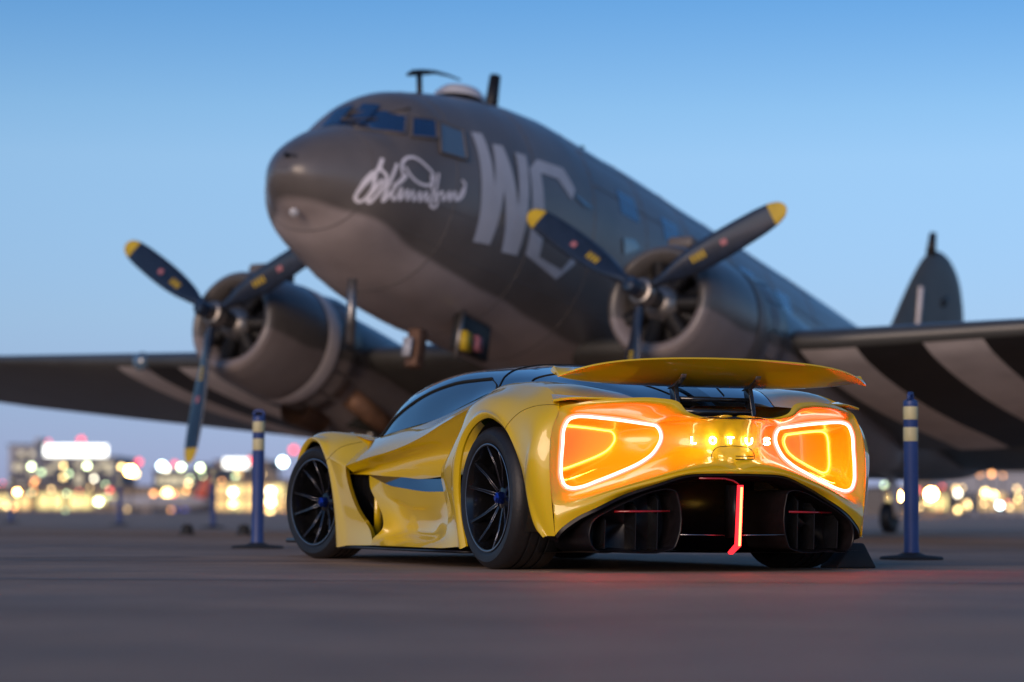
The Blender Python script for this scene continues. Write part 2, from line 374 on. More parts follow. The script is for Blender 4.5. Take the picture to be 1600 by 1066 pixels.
# --- tail fascia
ring_c = [(.33, .668), (.337, .70), (.356, .722), (.39, .729), (.43, .734), (.50, .743), (.56, .75), (.64, .757), (.72, .763), (.765, .762), (.805, .748), (.828, .71), (.838, .62), (.845, .52), (.842, .46), (.825, .425), (.79, .411), (.75, .416), (.66, .447), (.54, .494), (.43, .545), (.375, .585), (.345, .626), (.334, .648)]
def ur(v): return -.592-.07*(.845-v)/.51
RING = np.array([(ur(v), v, q) for v, q in ring_c])
OUT = np.array([(-.785, 0, .64), (-.79, 0, .70), (-.82, 0, .764), (-.85, .20, .766), (-.86, .285, .79), (-.85, .33, .836), (-.82, .42, .853), (-.77, .55, .854), (-.68, .70, .841), (-.63, .78, .826), (-.59, .848, .806), (-.592, .884, .74), (-.596, .903, .64), (-.598, .909, .53), (-.60, .902, .40), (-.606, .892, .335), (-.63, .855, .325), (-.67, .78, .345), (-.74, .62, .40), (-.80, .45, .452), (-.84, .26, .50), (-.85, .12, .517), (-.845, 0, .52), (-.79, 0, .58)])
cen = RING.mean(0)
dirn = RING-cen; dirn[:, 0] = 0; dirn /= np.linalg.norm(dirn, axis=1)[:, None]
REDGE = RING+dirn*.014
rows = [OUT]
for t, e in ((.18, .0), (.55, .40), (.85, .90)):
    q = OUT*(1-t)+REDGE*t; q[:, 0] = OUT[:, 0]*(1-e)+REDGE[:, 0]*e; rows.append(q)
rows.append(REDGE)
FS = patch(rows, 5, 6, close=True)
mb = MB(); mb.grid(FS, close=True)
m2 = mb.mirror(); k = len(mb.v); mb.v += m2.v; mb.f += [tuple(i+k for i in f) for f in m2.f]
me_ = mb.mesh('rear_fascia', paint)
bm = bmesh.new(); bm.from_mesh(me_); bmesh.ops.remove_doubles(bm, verts=[v for v in bm.verts if abs(v.co.y) < 1e-4], dist=1e-4); bm.to_mesh(me_); bm.free()
fascia = bpy.data.objects.new('rear_fascia', me_); COL.objects.link(fascia); fascia.parent = car
# light rings
RS = spl1(RING, 6, close=True)
def flat_ring(c, out, rw, rd, du):
    """band ring of oval section"""
    G = []
    for a in np.linspace(0, 2*math.pi, 9)[:-1]:
        G.append(c+out*math.cos(a)*rw+np.array([1., 0, 0])*(math.sin(a)*rd+du))
    return np.swapaxes(np.array(G), 0, 1)
o6 = RS-RS.mean(0); t6 = np.roll(RS, -1, 0)-np.roll(RS, 1, 0); t6 /= np.linalg.norm(t6, axis=1)[:, None]
nrm = np.cross(t6, np.array([1., 0, 0])); nrm /= np.linalg.norm(nrm, axis=1)[:, None]
if (nrm*o6).sum() < 0: nrm = -nrm
def ringpart(name, m, rw, rd, du, shift):
    mbx = MB(); g = flat_ring(RS+nrm*shift, nrm, rw, rd, du); g = np.concatenate([g, g[:1]]); mbx.grid(g, close=True)
    a = mbx.build(name, m, car); b = mbx.mirror().build(name, m, car); return a, b
tl = ringpart('tail_light', ledm, .0072, .008, -.006, 0)
for s_, o in zip((1, -1), tl):
    g = flat_ring(RS+nrm*.0125, nrm, .003, .008, -.002); g = np.concatenate([g, g[:1]]); mbx = MB(); mbx.grid(g, close=True)
    (mbx if s_ == 1 else mbx.mirror()).build('halo_rim', ledr, o)
# tunnels behind the rings
def tun(k, cv, cw, s):
    q = RING.copy(); c = q.mean(0); q = q-c; q[:, 1:] *= s; q += c; q[:, 0] += k; q[:, 1] += cv; q[:, 2] += cw; return q
T0 = RING+dirn*.010
TL = patch([T0+np.array([.004, 0, 0]), tun(.03, 0, 0, .99), tun(.09, .025, .004, .86), tun(.15, .05, .010, .70), tun(.185, .06, .012, .63)], 4, 4, close=True)
mb = MB(); k0 = mb.grid(TL, close=True); nT = TL.shape[1]; k1 = mb.add(TL[-1], []); mb.f.append(tuple(range(k1, k1+nT))); both(mb, 'air_tunnel', paint)
fl = [(.79, .411), (.75, .416), (.66, .447), (.54, .494), (.47, .525)]
fl = [(cen[1]+(v-cen[1])*.86+.03, cen[2]+(q-cen[2])*.86+.008) for v, q in fl]
lamp_ = MB(); lamp_.grid([[(ur(v)+.10, v, q+.003), (ur(v)+.125, v, q+.004)] for v, q in fl]); lamp_.grid([[(ur(v)+.125, v, q-.002), (ur(v)+.10, v, q-.003)] for v, q in fl]); both(lamp_, 'tunnel_lamp', tunl)

rimc = TL[-1]; cc_ = rimc.mean(0); bl_ = MB(); bl_.tube([tuple(cc_+(p_-cc_)*.97+np.array([-.006, 0, 0])) for p_ in rimc[::2]], .0036, 6, close=True); both(bl_, 'amber_glow_loop', glowloopm)  # glowing loop added to brighten the tunnel's inner edge
# lower lip
LB = np.array([(-.602, .880, .178), (-.616, .868, .20), (-.655, .80, .262), (-.705, .70, .318), (-.73, .585, .374), (-.80, .42, .435), (-.84, .28, .478), (-.86, .12, .487), (-.86, 0, .488)])
def full(A):
    B = A[::-1].copy(); B[:, 1] *= -1; return np.concatenate([A, B[1:]])
LTc = FS[0][84:133]; LBc = spl1(LB, 6)
mid_ = (LBc+LTc)/2+np.array([-.010, 0, 0])
S = spl1(np.array([full(LTc), full(mid_), full(LBc), full(LBc+np.array([.02, 0, .006]))]), 4, (2,)); mb = MB(); mb.grid(S, sharp_rows=(8,)); mb.build('rear_lip', paint, car)
S2 = patch([full(LB+np.array([.004, 0, -.001])), full(LB*np.array([1, .985, 1])+np.array([-.006, 0, -.012])), full(LB*np.array([1, .96, 1])+np.array([.03, 0, -.028])), full(LB*np.array([1, .93, 1])+np.array([.28, 0, .0]))], 4, 6, br=(1,)); mb = MB(); mb.grid(S2, sharp_rows=(4,)); mb.build('diffuser_trim', carbon, car)
# small flick at the top corner of the tail
FK = np.array([(-.46, .835, .872), (-.50, .80, .868), (-.55, .70, .862), (-.62, .58, .85)])
TE_ = np.array([(-.585, .885, .842), (-.625, .80, .856), (-.68, .70, .856), (-.735, .60, .853)])
mb = MB(); mb.grid(patch([FK+np.array([0, 0, .006]), (FK+TE_)/2+np.array([0, 0, .004]), TE_, TE_+np.array([.004, 0, -.01]), (FK+TE_)/2-np.array([0, 0, .018]), FK-np.array([0, 0, .02])], 3, 5, br=(2, 3))); both(mb, 'tail_flick', paint)

# letters on the fascia
LET = {'L': [[(0, 1), (0, 0), (.75, 0)]], 'O': [[(.5+.5*math.cos(a), .5+.5*math.sin(a)) for a in np.linspace(0, 2*math.pi, 17)]], 'T': [[(0, 1), (1, 1)], [(.5, 1), (.5, 0)]], 'U': [[(0, 1), (0, .35), (.15, .08), (.5, 0), (.85, .08), (1, .35), (1, 1)]], 'S': [[(1, .85), (.75, 1), (.3, 1), (.05, .85), (.08, .62), (.5, .52), (.92, .4), (.98, .18), (.75, 0), (.28, 0), (0, .15)]]}
letters = []
for ch, vv in zip('LOTUS', (.212, .108, .006, -.098, -.200)):
    mb = MB()
    for st in LET[ch]:
        pts = [(-.0, vv-(x-.5)*.034, .652+(y-.5)*.032) for x, y in st]
        mb.tube([(-.800, b, c) for _, b, c in pts], .0042, 6)
    mb.build('badge_letter', ledw, fascia)
# charge flap and vent slots
mb = MB(); hw, hh = .12, .045
loop = [(-.812, x*hw, .578+y*hh) for x, y in [(-1, -.8), (-1, .2), (-.8, .8), (-.4, 1), (.4, 1), (.8, .8), (1, .2), (1, -.8)]]
mb.tube([Vector(p) for p in spl1(np.array(loop), 5)], .002, 6); mb.build('flap_seam', seamm, fascia)
for k in range(3):
    mb = MB(); mb.box((-.822, -.06, .575-k*.016), (.006, .10, .0045)); mb.build('vent_slot', seamm, fascia)

# --- diffuser
dif = empty('diffuser', (0, 0, 0)); dif.parent = car
mb = MB(); mb.box((-.15, 0, .30), (.02, 1.56, .40)); mb.build('back_wall', carbon, dif)
mb = MB(); mb.grid(patch([[(-.74, .80, .105), (-.82, 0, .095), (-.74, -.80, .105)], [(-.3, .8, .09), (-.3, 0, .09), (-.3, -.8, .09)], [(3.3, .8, .09), (3.3, 0, .09), (3.3, -.8, .09)]], 4, 6)); mb.build('floor', carbon, dif)
box = [(.725, .105), (.60, .100), (.36, .104), (.325, .118), (.308, .15), (.305, .37), (.315, .398), (.345, .41), (.42, .402), (.55, .352), (.66, .300), (.745, .24), (.76, .18), (.745, .125)]
def duct_u(v): return -.70-.16*(1-v/.9)
bx = spl1(np.array([(duct_u(v), v, q) for v, q in box]), 4, close=True); bc = bx.mean(0)
def dring(du, sc, z=0): q = bc+(bx-bc)*np.array([1, sc, sc]); q[:, 0] = bx[:, 0]+du; q[:, 2] += z; return q
mb = MB(); mb.grid([dring(.40, 1.0), dring(.0, 1.0), dring(-.006, .992), dring(-.006, .972), dring(.004, .955), dring(.05, .92), dring(.14, .86), dring(.141, .5), dring(.142, .02)], close=True, sharp_rows=(6,)); both(mb, 'outer_duct', carbon, dif)
for s in (1, -1):
    for vv, z0, z1 in ((.665, .115, .285), (.51, .11, .345), (.40, .11, .385)):
        mb = MB(); mb.prism([(duct_u(vv)+.03, s*vv+.0025, z0), (duct_u(vv)+.02, s*vv+.0025, z1-.03), (duct_u(vv)+.06, s*vv+.0025, z1), (duct_u(vv)+.15, s*vv+.0025, z1), (duct_u(vv)+.15, s*vv+.0025, z0)], (0, -.005, 0)); mb.build('strake', blackg, dif, smooth=False)
    mb = MB(); mb.tube([(duct_u(.62)+.02, s*.62, .297), (duct_u(.34)+.02, s*.34, .300)], .0055, 6); mb.build('red_reflector', redref, dif)
    mb = MB(); mb.tube([(-.81, s*.30, .185), (-.815, s*.05, .183)], .003, 6); mb.build('bright_trim', rimedge, dif)
mb = MB(); fin = [(-.86, .425), (-.845, .43), (-.72, .15), (-.72, .115), (-.78, .09), (-.80, .093), (-.758, .13)]
fin = [(-.895, .43), (-.872, .43), (-.845, .14), (-.775, .098), (-.79, .088), (-.872, .13)]
mb.prism([(u, .011, q) for u, q in fin], (0, -.022, 0)); fo = mb.build('fog_light', rededge, car, smooth=False)
fin2 = [(-.8965, .42), (-.880, .42), (-.853, .137), (-.790, .098), (-.795, .094), (-.8745, .133)]
mb = MB(); mb.prism([(u, .0055, q) for u, q in fin2], (0, -.011, 0)); mb.v = [(x-.003, y, z) for x, y, z in mb.v]; mb.build('light_core', redled, fo, smooth=False)
mb = MB(); mb.box((-.79, 0, .30), (.10, .014, .26)); mb.build('centre_fin', carbon, dif)
mb = MB(); mb.tube([(-.86, .22, .462), (-.865, .08, .462), (-.868, .03, .452), (-.868, .0, .435)], .005, 6); mb.build('fog_light_arm', redref, car)

# --- rear wing on its struts
NS = 29; rowsW = []
for k in range(NS):
    s = -1+2*k/(NS-1); a = abs(s); v = .885*s
    ute = -.80+.10*a**2.5+.05*a**8; wte = 1.064-.045*a**2-.055*a**6
    ule = -.46-.02*a**2-.12*a**10; wle = .950+.012*a**2+.028*a**5
    tip = max(0, (a-.93)/.07); th = .030*(1-.75*tip)
    um = ule*.62+ute*.38; wm = wle*.66+wte*.34-.028*(1-a**4)
    rowsW.append([(ute, v, wte), (ute*.75+ule*.25, v, wte*.75+wle*.25+.006-.016*(1-a)), (um, v, wm+th), (ule+.03, v, wle+.012), (ule+.045, v, wle), (ule+.03, v, wle-.010), (um, v, wm-.004), (ute*.75+ule*.25, v, wte*.75+wle*.25-.018-.014*(1-a)), (ute-.003, v, wte-.008)])
rowsW = np.array(rowsW)
mb = MB(); g = np.swapaxes(patch(np.swapaxes(rowsW, 0, 1), 4, 3, br=(8,)), 0, 1); g = np.concatenate([g, g[:, :1]], axis=1)
mb.grid(g)
mb.f.append(tuple(range(0, g.shape[1]-1))); mb.f.append(tuple(range((g.shape[0]-1)*g.shape[1], g.shape[0]*g.shape[1]-1))[::-1])
wing = mb.build('rear_wing', paint, car, angle=50)
for s in (1, -1):
    mb = MB(); mb.prism([(-.66, s*.215+.013, .76), (-.60, s*.215+.013, .76), (-.56, s*.215+.013, .925), (-.61, s*.215+.013, .945)], (0, -.026, 0)); bevel(mb.build('wing_strut', blackg, wing), .004)
    mb = MB(); mb.prism([(-.54, s*.215+.016, .915), (-.655, s*.215+.016, .955), (-.70, s*.215+.016, .985), (-.69, s*.215+.016, .965), (-.62, s*.215+.016, .925)], (0, -.032, 0)); bevel(mb.build('strut_bracket', steel, wing), .003)
mb = MB(); mb.box((-.60, 0, .865), (.04, .41, .022)); mb.build('cross_bar', blackg, wing)
mb = MB(); mb.box((-.62, 0, .800), (.05, .44, .035)); mb.build('cross_bar', blackg, wing)
mb = MB(); mb.box((-.70, 0, .765), (.25, .52, .012)); mb.build('wing_tray', blackg, car)

# --- wheels
def wheel(rt, wd, rr, loc, steer, side, spin):
    wh = empty('wheel', loc, (0, 0, steer)); wh.parent = car
    def sy(mbx): return mbx if side > 0 else mbx.mirror()
    hw = wd/2
    prof = [(rr-.005, hw-.022), (rr+.010, hw-.006), (rr+.028, hw-.002), ((rr+rt)/2+.008, hw), (rt-.022, hw-.010), (rt-.008, hw-.024), (rt, hw-.045)]
    for gy in (.5, .0, -.5):
        y = gy*(hw-.05)
        prof += [(rt, y+.008), (rt-.007, y+.006), (rt-.007, y-.006), (rt, y-.008)]
    prof += [(rt, -hw+.045), (rt-.008, -hw+.024), (rt-.022, -hw+.010), ((rr+rt)/2, -hw), (rr-.005, -hw+.02)]
    mbx = MB(); mbx.lathe(prof, 72); sy(mbx).build('tyre', rubber, wh, angle=35)
    mbx = MB(); mbx.lathe([(rr-.004, hw-.020), (rr+.006, hw-.010), (rr+.004, hw-.004), (rr-.008, hw-.006), (rr-.016, hw-.03), (rr-.03, hw-.10), (rr-.035, -hw+.02)], 72); sy(mbx).build('rim', rimm, wh, angle=40)
    mbx = MB(); mbx.lathe([(rr+.0045, hw-.0055), (rr+.001, hw-.0025), (rr-.004, hw-.0045)], 72); sy(mbx).build('rim_edge', rimedge, wh)
    hy = hw-.085
    for k in range(5):
        mbx = MB(); me2 = MB()
        for sgn in (-1, 1):
            for j in range(1):
                a1 = spin+2*math.pi*k/5+sgn*R(15.5); a0 = spin+2*math.pi*k/5+sgn*R(11)
                p0 = Vector((math.cos(a0)*.055, hy, math.sin(a0)*.055)); p1 = Vector((math.cos(a1)*(rr-.010), hw-.016, math.sin(a1)*(rr-.010)))
                pm = p0*.45+p1*.55+Vector((0, -.010, 0))
                tn = Vector((-math.sin(a1), 0, math.cos(a1)))
                G = []
                for q, wdt in ((p0, .015), (pm, .0105), (p1, .0105)):
                    d = Vector((0, -1, 0))
                    G.append([q+tn*wdt*.55, q+tn*wdt+d*.034, q-tn*wdt+d*.034, q-tn*wdt*.55])
                mbx.grid([[tuple(x) for x in g] for g in G], close=True)
                for sg in (-1, 1):
                    me2.tube([tuple(q+tn*w_*.55*sg) for q, w_ in ((p0, .015), (pm, .0105), (p1, .0105))], .0011, 5)
        sp = sy(mbx).build('spoke', rimm, wh, angle=30); sy(me2).build('machined_edge', rimedge, sp)
    mbx = MB(); mbx.lathe([(.002, hy+.0), (.05, hy-.002), (.075, hy-.012), (.08, hy-.06), (.08, hy-.08)], 24); sy(mbx).build('hub', rimm, wh, angle=40)
    mbx = MB(); mbx.lathe([(.001, hy+.036), (.016, hy+.036), (.022, hy+.030), (.030, hy+.028), (.034, hy+.020), (.036, hy-.002)], 6); sy(mbx).build('centre_lock', bluem, wh, angle=20)
    mbx = MB(); mbx.lathe([(.07, hy-.10), (.185, hy-.10), (.19, hy-.105), (.19, hy-.13), (.185, hy-.135), (.07, hy-.135)], 48); sy(mbx).build('brake_disc', steel, wh, angle=30)
    mbx = MB(); mbx.lathe([(.12, hy-.07), (.205, hy-.07), (.215, hy-.08), (.215, hy-.15), (.12, hy-.15)], 14, a0=R(20), a1=R(95)); sy(mbx).build('brake_caliper', blackg, wh, angle=30)
    return wh
wheel(.364, .315, .274, (0, .825, .364), 0, 1, R(100)); wheel(.364, .315, .274, (0, -.825, .364), 0, -1, R(85))
wheel(.3465, .262, .262, (2.715, .822, .3465), R(12), 1, R(70)); wheel(.3465, .262, .262, (2.715, -.822, .3465), R(12), -1, R(40))
# dark wheel wells and the platform between them
for u, s in ((0, 1), (0, -1), (2.7, 1), (2.7, -1)):
    r_ = .40 if u == 0 else .375
    mb = MB(); mb.lathe([(r_, .93), (r_, .50), (.05, .50)], 28, c=(u, 0, .364), a0=R(-25), a1=R(205)); (mb if s == 1 else mb.mirror()).build('wheel_well', seamm, car)
mb = MB(); mb.box((1.35, 0, .30), (1.75, 1.36, .36)); mb.box((1.2, 0, .55), (1.2, 1.26, .3)); mb.build('cabin_tub', seamm, car)
mb = MB(); mb.prism([(2.25, .945, .088), (2.25, .80, .088), (.36, .82, .088), (.36, .955, .088), (.7, .985, .088)], (0, 0, -.014)); both(mb, 'sill_blade', carbon)
# ------------------------------------------------------------------ the old twin-engined transport aeroplane
PL_O = Vector((-1.0565, 26.249, 2.5547)); PSI, TH = .567746, .192906
def two_tone(name, top, bot, zc, amp, rough=.55, axis_scale=1.0, grime=.26, slope=None):
    """weathered paint: dull top colour, grey underside, wavy border"""
    m = bpy.data.materials.new(name); m.use_nodes = True; n = m.node_tree.nodes; l = m.node_tree.links; b = n['Principled BSDF']
    tc = n.new('ShaderNodeTexCoord'); sx = n.new('ShaderNodeSeparateXYZ'); l.new(tc.outputs['Object'], sx.inputs[0])
    wv = n.new('ShaderNodeTexNoise'); wv.inputs['Scale'].default_value = .9*axis_scale; wv.inputs['Detail'].default_value = 1; l.new(tc.outputs['Object'], wv.inputs['Vector'])
    ma = n.new('ShaderNodeMath'); ma.operation = 'MULTIPLY_ADD'; ma.inputs[1].default_value = amp*2; ma.inputs[2].default_value = -amp-zc; l.new(wv.outputs[0], ma.inputs[0])
    if slope:
        cv = n.new('ShaderNodeFloatCurve'); l.new(sx.outputs[0], cv.inputs[1])
        mpx = n.new('ShaderNodeMapRange'); mpx.inputs[1].default_value = -2; mpx.inputs[2].default_value = 3; l.new(sx.outputs[0], mpx.inputs[0]); l.new(mpx.outputs[0], cv.inputs[1])
        pts_ = cv.mapping.curves[0].points
        pts_[0].location = (0, slope[0]); pts_[1].location = (1, slope[-1])
        for k_ in range(1, len(slope)-1): pts_.new(k_/(len(slope)-1), slope[k_])
        cv.mapping.update(); sb = n.new('ShaderNodeMath'); sb.operation = 'SUBTRACT'; l.new(ma.outputs[0], sb.inputs[0]); l.new(cv.outputs[0], sb.inputs[1]); ma = sb
    ad = n.new('ShaderNodeMath'); ad.operation = 'ADD'; l.new(sx.outputs[2], ad.inputs[0]); l.new(ma.outputs[0], ad.inputs[1])
    mr = n.new('ShaderNodeMapRange'); mr.inputs[1].default_value = -.025; mr.inputs[2].default_value = .025; l.new(ad.outputs[0], mr.inputs[0])
    mx = n.new('ShaderNodeMix'); mx.data_type = 'RGBA'; mx.inputs[6].default_value = (*bot, 1); mx.inputs[7].default_value = (*top, 1); l.new(mr.outputs[0], mx.inputs[0])
    g = n.new('ShaderNodeTexNoise'); g.inputs['Scale'].default_value = 1.1; g.inputs['Detail'].default_value = 8; l.new(tc.outputs['Object'], g.inputs['Vector'])
    gr = n.new('ShaderNodeMapRange'); gr.inputs[1].default_value = .3; gr.inputs[2].default_value = .7; gr.inputs[3].default_value = 1-grime; gr.inputs[4].default_value = 1+grime; l.new(g.outputs[0], gr.inputs[0])
    m2 = n.new('ShaderNodeMix'); m2.data_type = 'RGBA'; m2.blend_type = 'MULTIPLY'; m2.inputs[0].default_value = 1; l.new(mx.outputs[2], m2.inputs[6]); l.new(gr.outputs[0], m2.inputs[7])
    l.new(m2.outputs[2], b.inputs['Base Color']); b.inputs['Roughness'].default_value = rough; b.inputs['Coat Weight'].default_value = .45; b.inputs['Coat Roughness'].default_value = .28
    return m
OLIVE = (.138, .120, .108); GREY = (.40, .335, .315)
fus_m = two_tone('olive_over_grey', OLIVE, GREY, .0, .06, .36, slope=(.05, .09, .11, .20, .42, .58))
nac_m = two_tone('nacelle_paint', (.10, .09, .082), (.22, .185, .175), -.12, .16, .38)
wing_m = two_tone('wing_paint', (.06, .06, .056), (.036, .036, .04), -5, .01, .5)
olive = mat('olive_drab', OLIVE, .45, noise=.15, nscale=2.5)
stripew = mat('stripe_white', (.82, .75, .72), .55, noise=.12, nscale=2)
stripeb = mat('stripe_black', (.018, .018, .02), .5, noise=.2, nscale=2)
codew = mat('code_paint', (.56, .55, .57), .6, noise=.08, nscale=3)
nosew = mat('script_paint', (.85, .80, .82), .6)
propm = mat('propeller_black', (.016, .026, .048), .30, 0, .4, noise=.2)  # black blades, with reflected sky blue put into the base colour
propy = mat('tip_yellow', (.62, .42, .02), .5, noise=.1)
pinkm = mat('decal_pink', (.45, .16, .18), .5)
metal = mat('old_metal', (.30, .28, .26), .38, .9, noise=.25, nscale=12)
darkm = mat('engine_black', (.012, .011, .011), .5, noise=.3, nscale=10)
brownm = mat('exhaust_rust', (.16, .085, .05), .6, .4, noise=.3, nscale=8)
cockpit = mat('cockpit_glass', (.015, .045, .12), .10, 0, 1, spec=.8)  # blue base colour stands in for the sky reflected in the glass
clearg = mat('side_glass', (.10, .16, .22), .08, 0, 1, spec=.8)
domem = mat('frosted_dome', (.55, .55, .57), .3, 0, .3)
orangem = mat('primer_orange', (.34, .15, .07), .6, noise=.2)

plane = empty('transport_aeroplane', tuple(PL_O), (0, -TH, math.atan2(-math.cos(PSI), -math.sin(PSI))))
tag(plane, 'olive drab twin engined propeller aeroplane with white code letters', 'aeroplane')
# all aeroplane points: (-a, b, c) with a aft of the propellers, b to its left, c up
SEC = [(-2.815, .715, .695, .012), (-2.80, .80, .62, .11), (-2.75, .88, .55, .20), (-2.65, .98, .47, .31), (-2.45, 1.13, .37, .46), (-2.15, 1.29, .26, .63), (-1.80, 1.43, .13, .80), (-1.30, 1.55, -.04, .96), (-.7, 1.66, -.18, 1.09), (0, 1.85, -.25, 1.17), (.8, 2.15, -.25, 1.21), (1.6, 2.5, -.25, 1.23), (2.5, 2.58, -.25, 1.24), (4.5, 2.58, -.24, 1.24), (6.5, 2.56, -.20, 1.22), (8.5, 2.50, -.02, 1.12), (10.5, 2.42, .28, .92), (12.5, 2.30, .66, .66), (14.5, 2.14, 1.06, .38), (15.8, 2.0, 1.38, .18), (16.5, 1.86, 1.62, .04)]
SEC = [((-1.8+(a+1.8)*.72, t, b+.05*min(1, max(0, (-1.2-a)/.6)), h*(.96 if a < -1.7 else 1)) if a < -1.0 and a < -1.8 else (a, t, b, h)) for a, t, b, h in SEC]
SECA = np.array(SEC); SA = spl1(np.c_[SECA[:, 0], SECA[:, 1], SECA[:, 2]], 6); SH_ = spl1(np.c_[SECA[:, 0], SECA[:, 3], SECA[:, 3]*0], 6)
# cockpit hump laid over the nose: top line and half width of the cabin
HUMP = [(-1.74, 1.42, .15), (-1.66, 1.50, .55), (-1.50, 1.70, .72), (-1.34, 1.90, .80), (-1.15, 2.03, .90), (-.6, 2.21, 1.03), (0, 2.38, 1.13), (.6, 2.50, 1.19), (1.2, 2.57, 1.22), (2.0, 2.58, 1.24)]
HU = np.array(HUMP)
def sec_at(a):
    t = np.interp(a, SA[:, 0], SA[:, 1]); b = np.interp(a, SA[:, 0], SA[:, 2]); h = np.interp(a, SH_[:, 0], SH_[:, 1]); return t, b, h
def hump_at(a):
    if a < HU[0, 0]: return None
    return np.interp(a, HU[:, 0], HU[:, 1]), np.interp(a, HU[:, 0], HU[:, 2])
def fus_pt(a, ang):
    """ang 0 = top, pi/2 = left side, pi = bottom; egg section whose upper part follows the cabin hump"""
    t, b, h = sec_at(a); hp = hump_at(a)
    m = b+(min(t, 2.58)-b)*.5
    if a > -1.9 and a < 2.5: m = np.interp(a, (-1.9, 1.5), (b+(t-b)*.5, b+1.415))
    ca, sa = math.cos(ang), math.sin(ang)
    e = 1/1.08
    y = h*math.copysign(abs(sa)**e, sa)
    if ca >= 0:
        z = m+(t-m)*abs(ca)**e
        if hp:
            # blend: above the shoulder line the hump narrows a little
            z2 = m+(hp[0]-m)*abs(ca)**e
            z = max(z, z2)
    else: z = m-(m-b)*abs(ca)**e
    return y, z
def fus_b(a, c):
    """half width of the fuselage at station a, height c"""
    lo, hi = 0.0, math.pi
    for _ in range(40):
        md = (lo+hi)/2
        if fus_pt(a, md)[1] > c: lo = md
        else: hi = md
    return fus_pt(a, lo)[0]
AS = []
for a_ in sorted(set(list(SA[:, 0])+list(np.arange(-1.9, 2.0, .06)))):
    if not AS or a_-AS[-1] > (.004 if a_ < -2.3 else .03): AS.append(a_)
NA = 64
mb = MB(); G = []
for a in AS:
    G.append([(-a, *fus_pt(a, 2*math.pi*k/NA)) for k in range(NA)])
mb.grid(G, close=True); mb.f.append(tuple(range(NA))); 
fus = mb.build('fuselage', fus_m, plane)

def on_fus(a, c, off=.006):
    return (-a, fus_b(a, c)+off, c)
def decal(loop, name, m, parent, off=.008, side=1):
    """a painted or glazed panel that follows the fuselage side: loop of (a, c) corners of a quad, subdivided"""
    q = np.array(loop, float); N = 8; G = []
    for i in range(N+1):
        row = []
        for j in range(N+1):
            s, t = i/N, j/N
            p = q[0]*(1-s)*(1-t)+q[1]*(1-s)*t+q[2]*s*t+q[3]*s*(1-t)
            x = on_fus(p[0], p[1], off); row.append((x[0], side*x[1], x[2]))
        G.append(row)
    mbx = MB(); mbx.grid(G); return mbx.build(name, m, parent)
def stroke(mbx, pts, w_, off=.008, n=6, smooth=True):
    """ribbon of painted line along (a, c) points on the left side"""
    q = spl1(np.array([(a, c, 0) for a, c in pts]), n) if smooth else np.array([(a, c, 0.) for a, c in pts])
    G = []
    for i in range(len(q)):
        t = q[min(i+1, len(q)-1)]-q[max(i-1, 0)]; L = math.hypot(t[0], t[1])+1e-9; nx, ny = -t[1]/L, t[0]/L
        G.append([on_fus(q[i][0]+nx*w_/2*k, q[i][1]+ny*w_/2*k, off) for k in (-1, 0, 1)])
    mbx.grid(G)
# pixel helper for the aeroplane: where the ray of a photo pixel meets the fuselage's left side
_n = np.array([-math.sin(PSI)*math.cos(TH), -math.cos(PSI)*math.cos(TH), math.sin(TH)]); _L = np.array([math.cos(PSI), -math.sin(PSI), 0]); _U = np.cross(_n, _L)
def ray(px, py):
    A, B = px-800, py-533; c, q = math.cos(ROLL), math.sin(ROLL)
    a = (A*c+B*q)/FPX; b = -(-A*q+B*c)/FPX
    return np.array([a, math.cos(PITCH)-b*math.sin(PITCH), math.sin(PITCH)+b*math.cos(PITCH)])
_M = np.array([-_n, _L, _U]); _cc = _M@(np.array([0, 0, CAM_H])-np.array(PL_O))
def Q(px, py, a=None, b=None, c=None):
    rr = _M@ray(px, py); i, val = (0, a) if a is not None else (1, b) if b is not None else (2, c)
    return _cc+(val-_cc[i])/rr[i]*rr
def F(px, py):
    b = 1.1
    for _ in range(25):
        p = Q(px, py, b=b); b = .5*b+.5*fus_b(max(-2.79, p[0]), p[2])
    return p[0], p[2]
# --- cockpit glazing
def glaze(corners, name, m):
    o = decal([F(*p) for p in corners], name, m, fus, .016)
    return o
wp = glaze([(552, 200), (550, 170), (634, 180), (631, 209)], 'cockpit_window', cockpit)
glaze([(641, 213), (642, 182), (680, 187), (682, 217)], 'cockpit_window', cockpit)
o = glaze([(687, 238), (685, 190), (722, 205), (728, 250)], 'sliding_window', clearg)
for pts in ([(687, 238), (685, 190), (722, 205), (728, 250), (687, 238)], [(552, 200), (550, 170), (634, 180), (631, 209), (552, 200)], [(641, 213), (642, 182), (680, 187), (682, 217), (641, 213)]):
    mb = MB()
    P3 = []
    for (x0, y0), (x1, y1) in zip(pts[:-1], pts[1:]):
        for k in range(6):
            t = k/6; P3.append(on_fus(*F(x0+(x1-x0)*t, y0+(y1-y0)*t), .018))
    mb.tube(P3, .014, 6, close=True); mb.build('window_frame', olive, fus)
# the two front windscreen panes and the right-hand cockpit windows
for sgn in (1, -1):
    G = []
    for a in np.linspace(-1.68, -1.44, 6):
        row = []
        for an in np.linspace(.05, .30, 6):
            y, z = fus_pt(a, an); row.append((-a+.014, sgn*y, z+.014))
        G.append(row)
    mb = MB(); mb.grid(G); mb.build('windscreen_pane', cockpit, fus)
# --- cabin windows along the side, faint blue patches
for a, c in ((2.15, 1.62), (3.2, 1.62), (5.3, 1.62), (6.35, 1.60)):
    decal([(a, c), (a, c+.30), (a+.42, c+.30), (a+.42, c)], 'cabin_window', cockpit, fus, .004)
glaze([(973, 372), (990, 374), (999, 388), (974, 398)], 'cabin_window', clearg)
glaze([(897, 306), (903, 307), (926, 326), (912, 322)], 'side_mark', clearg)
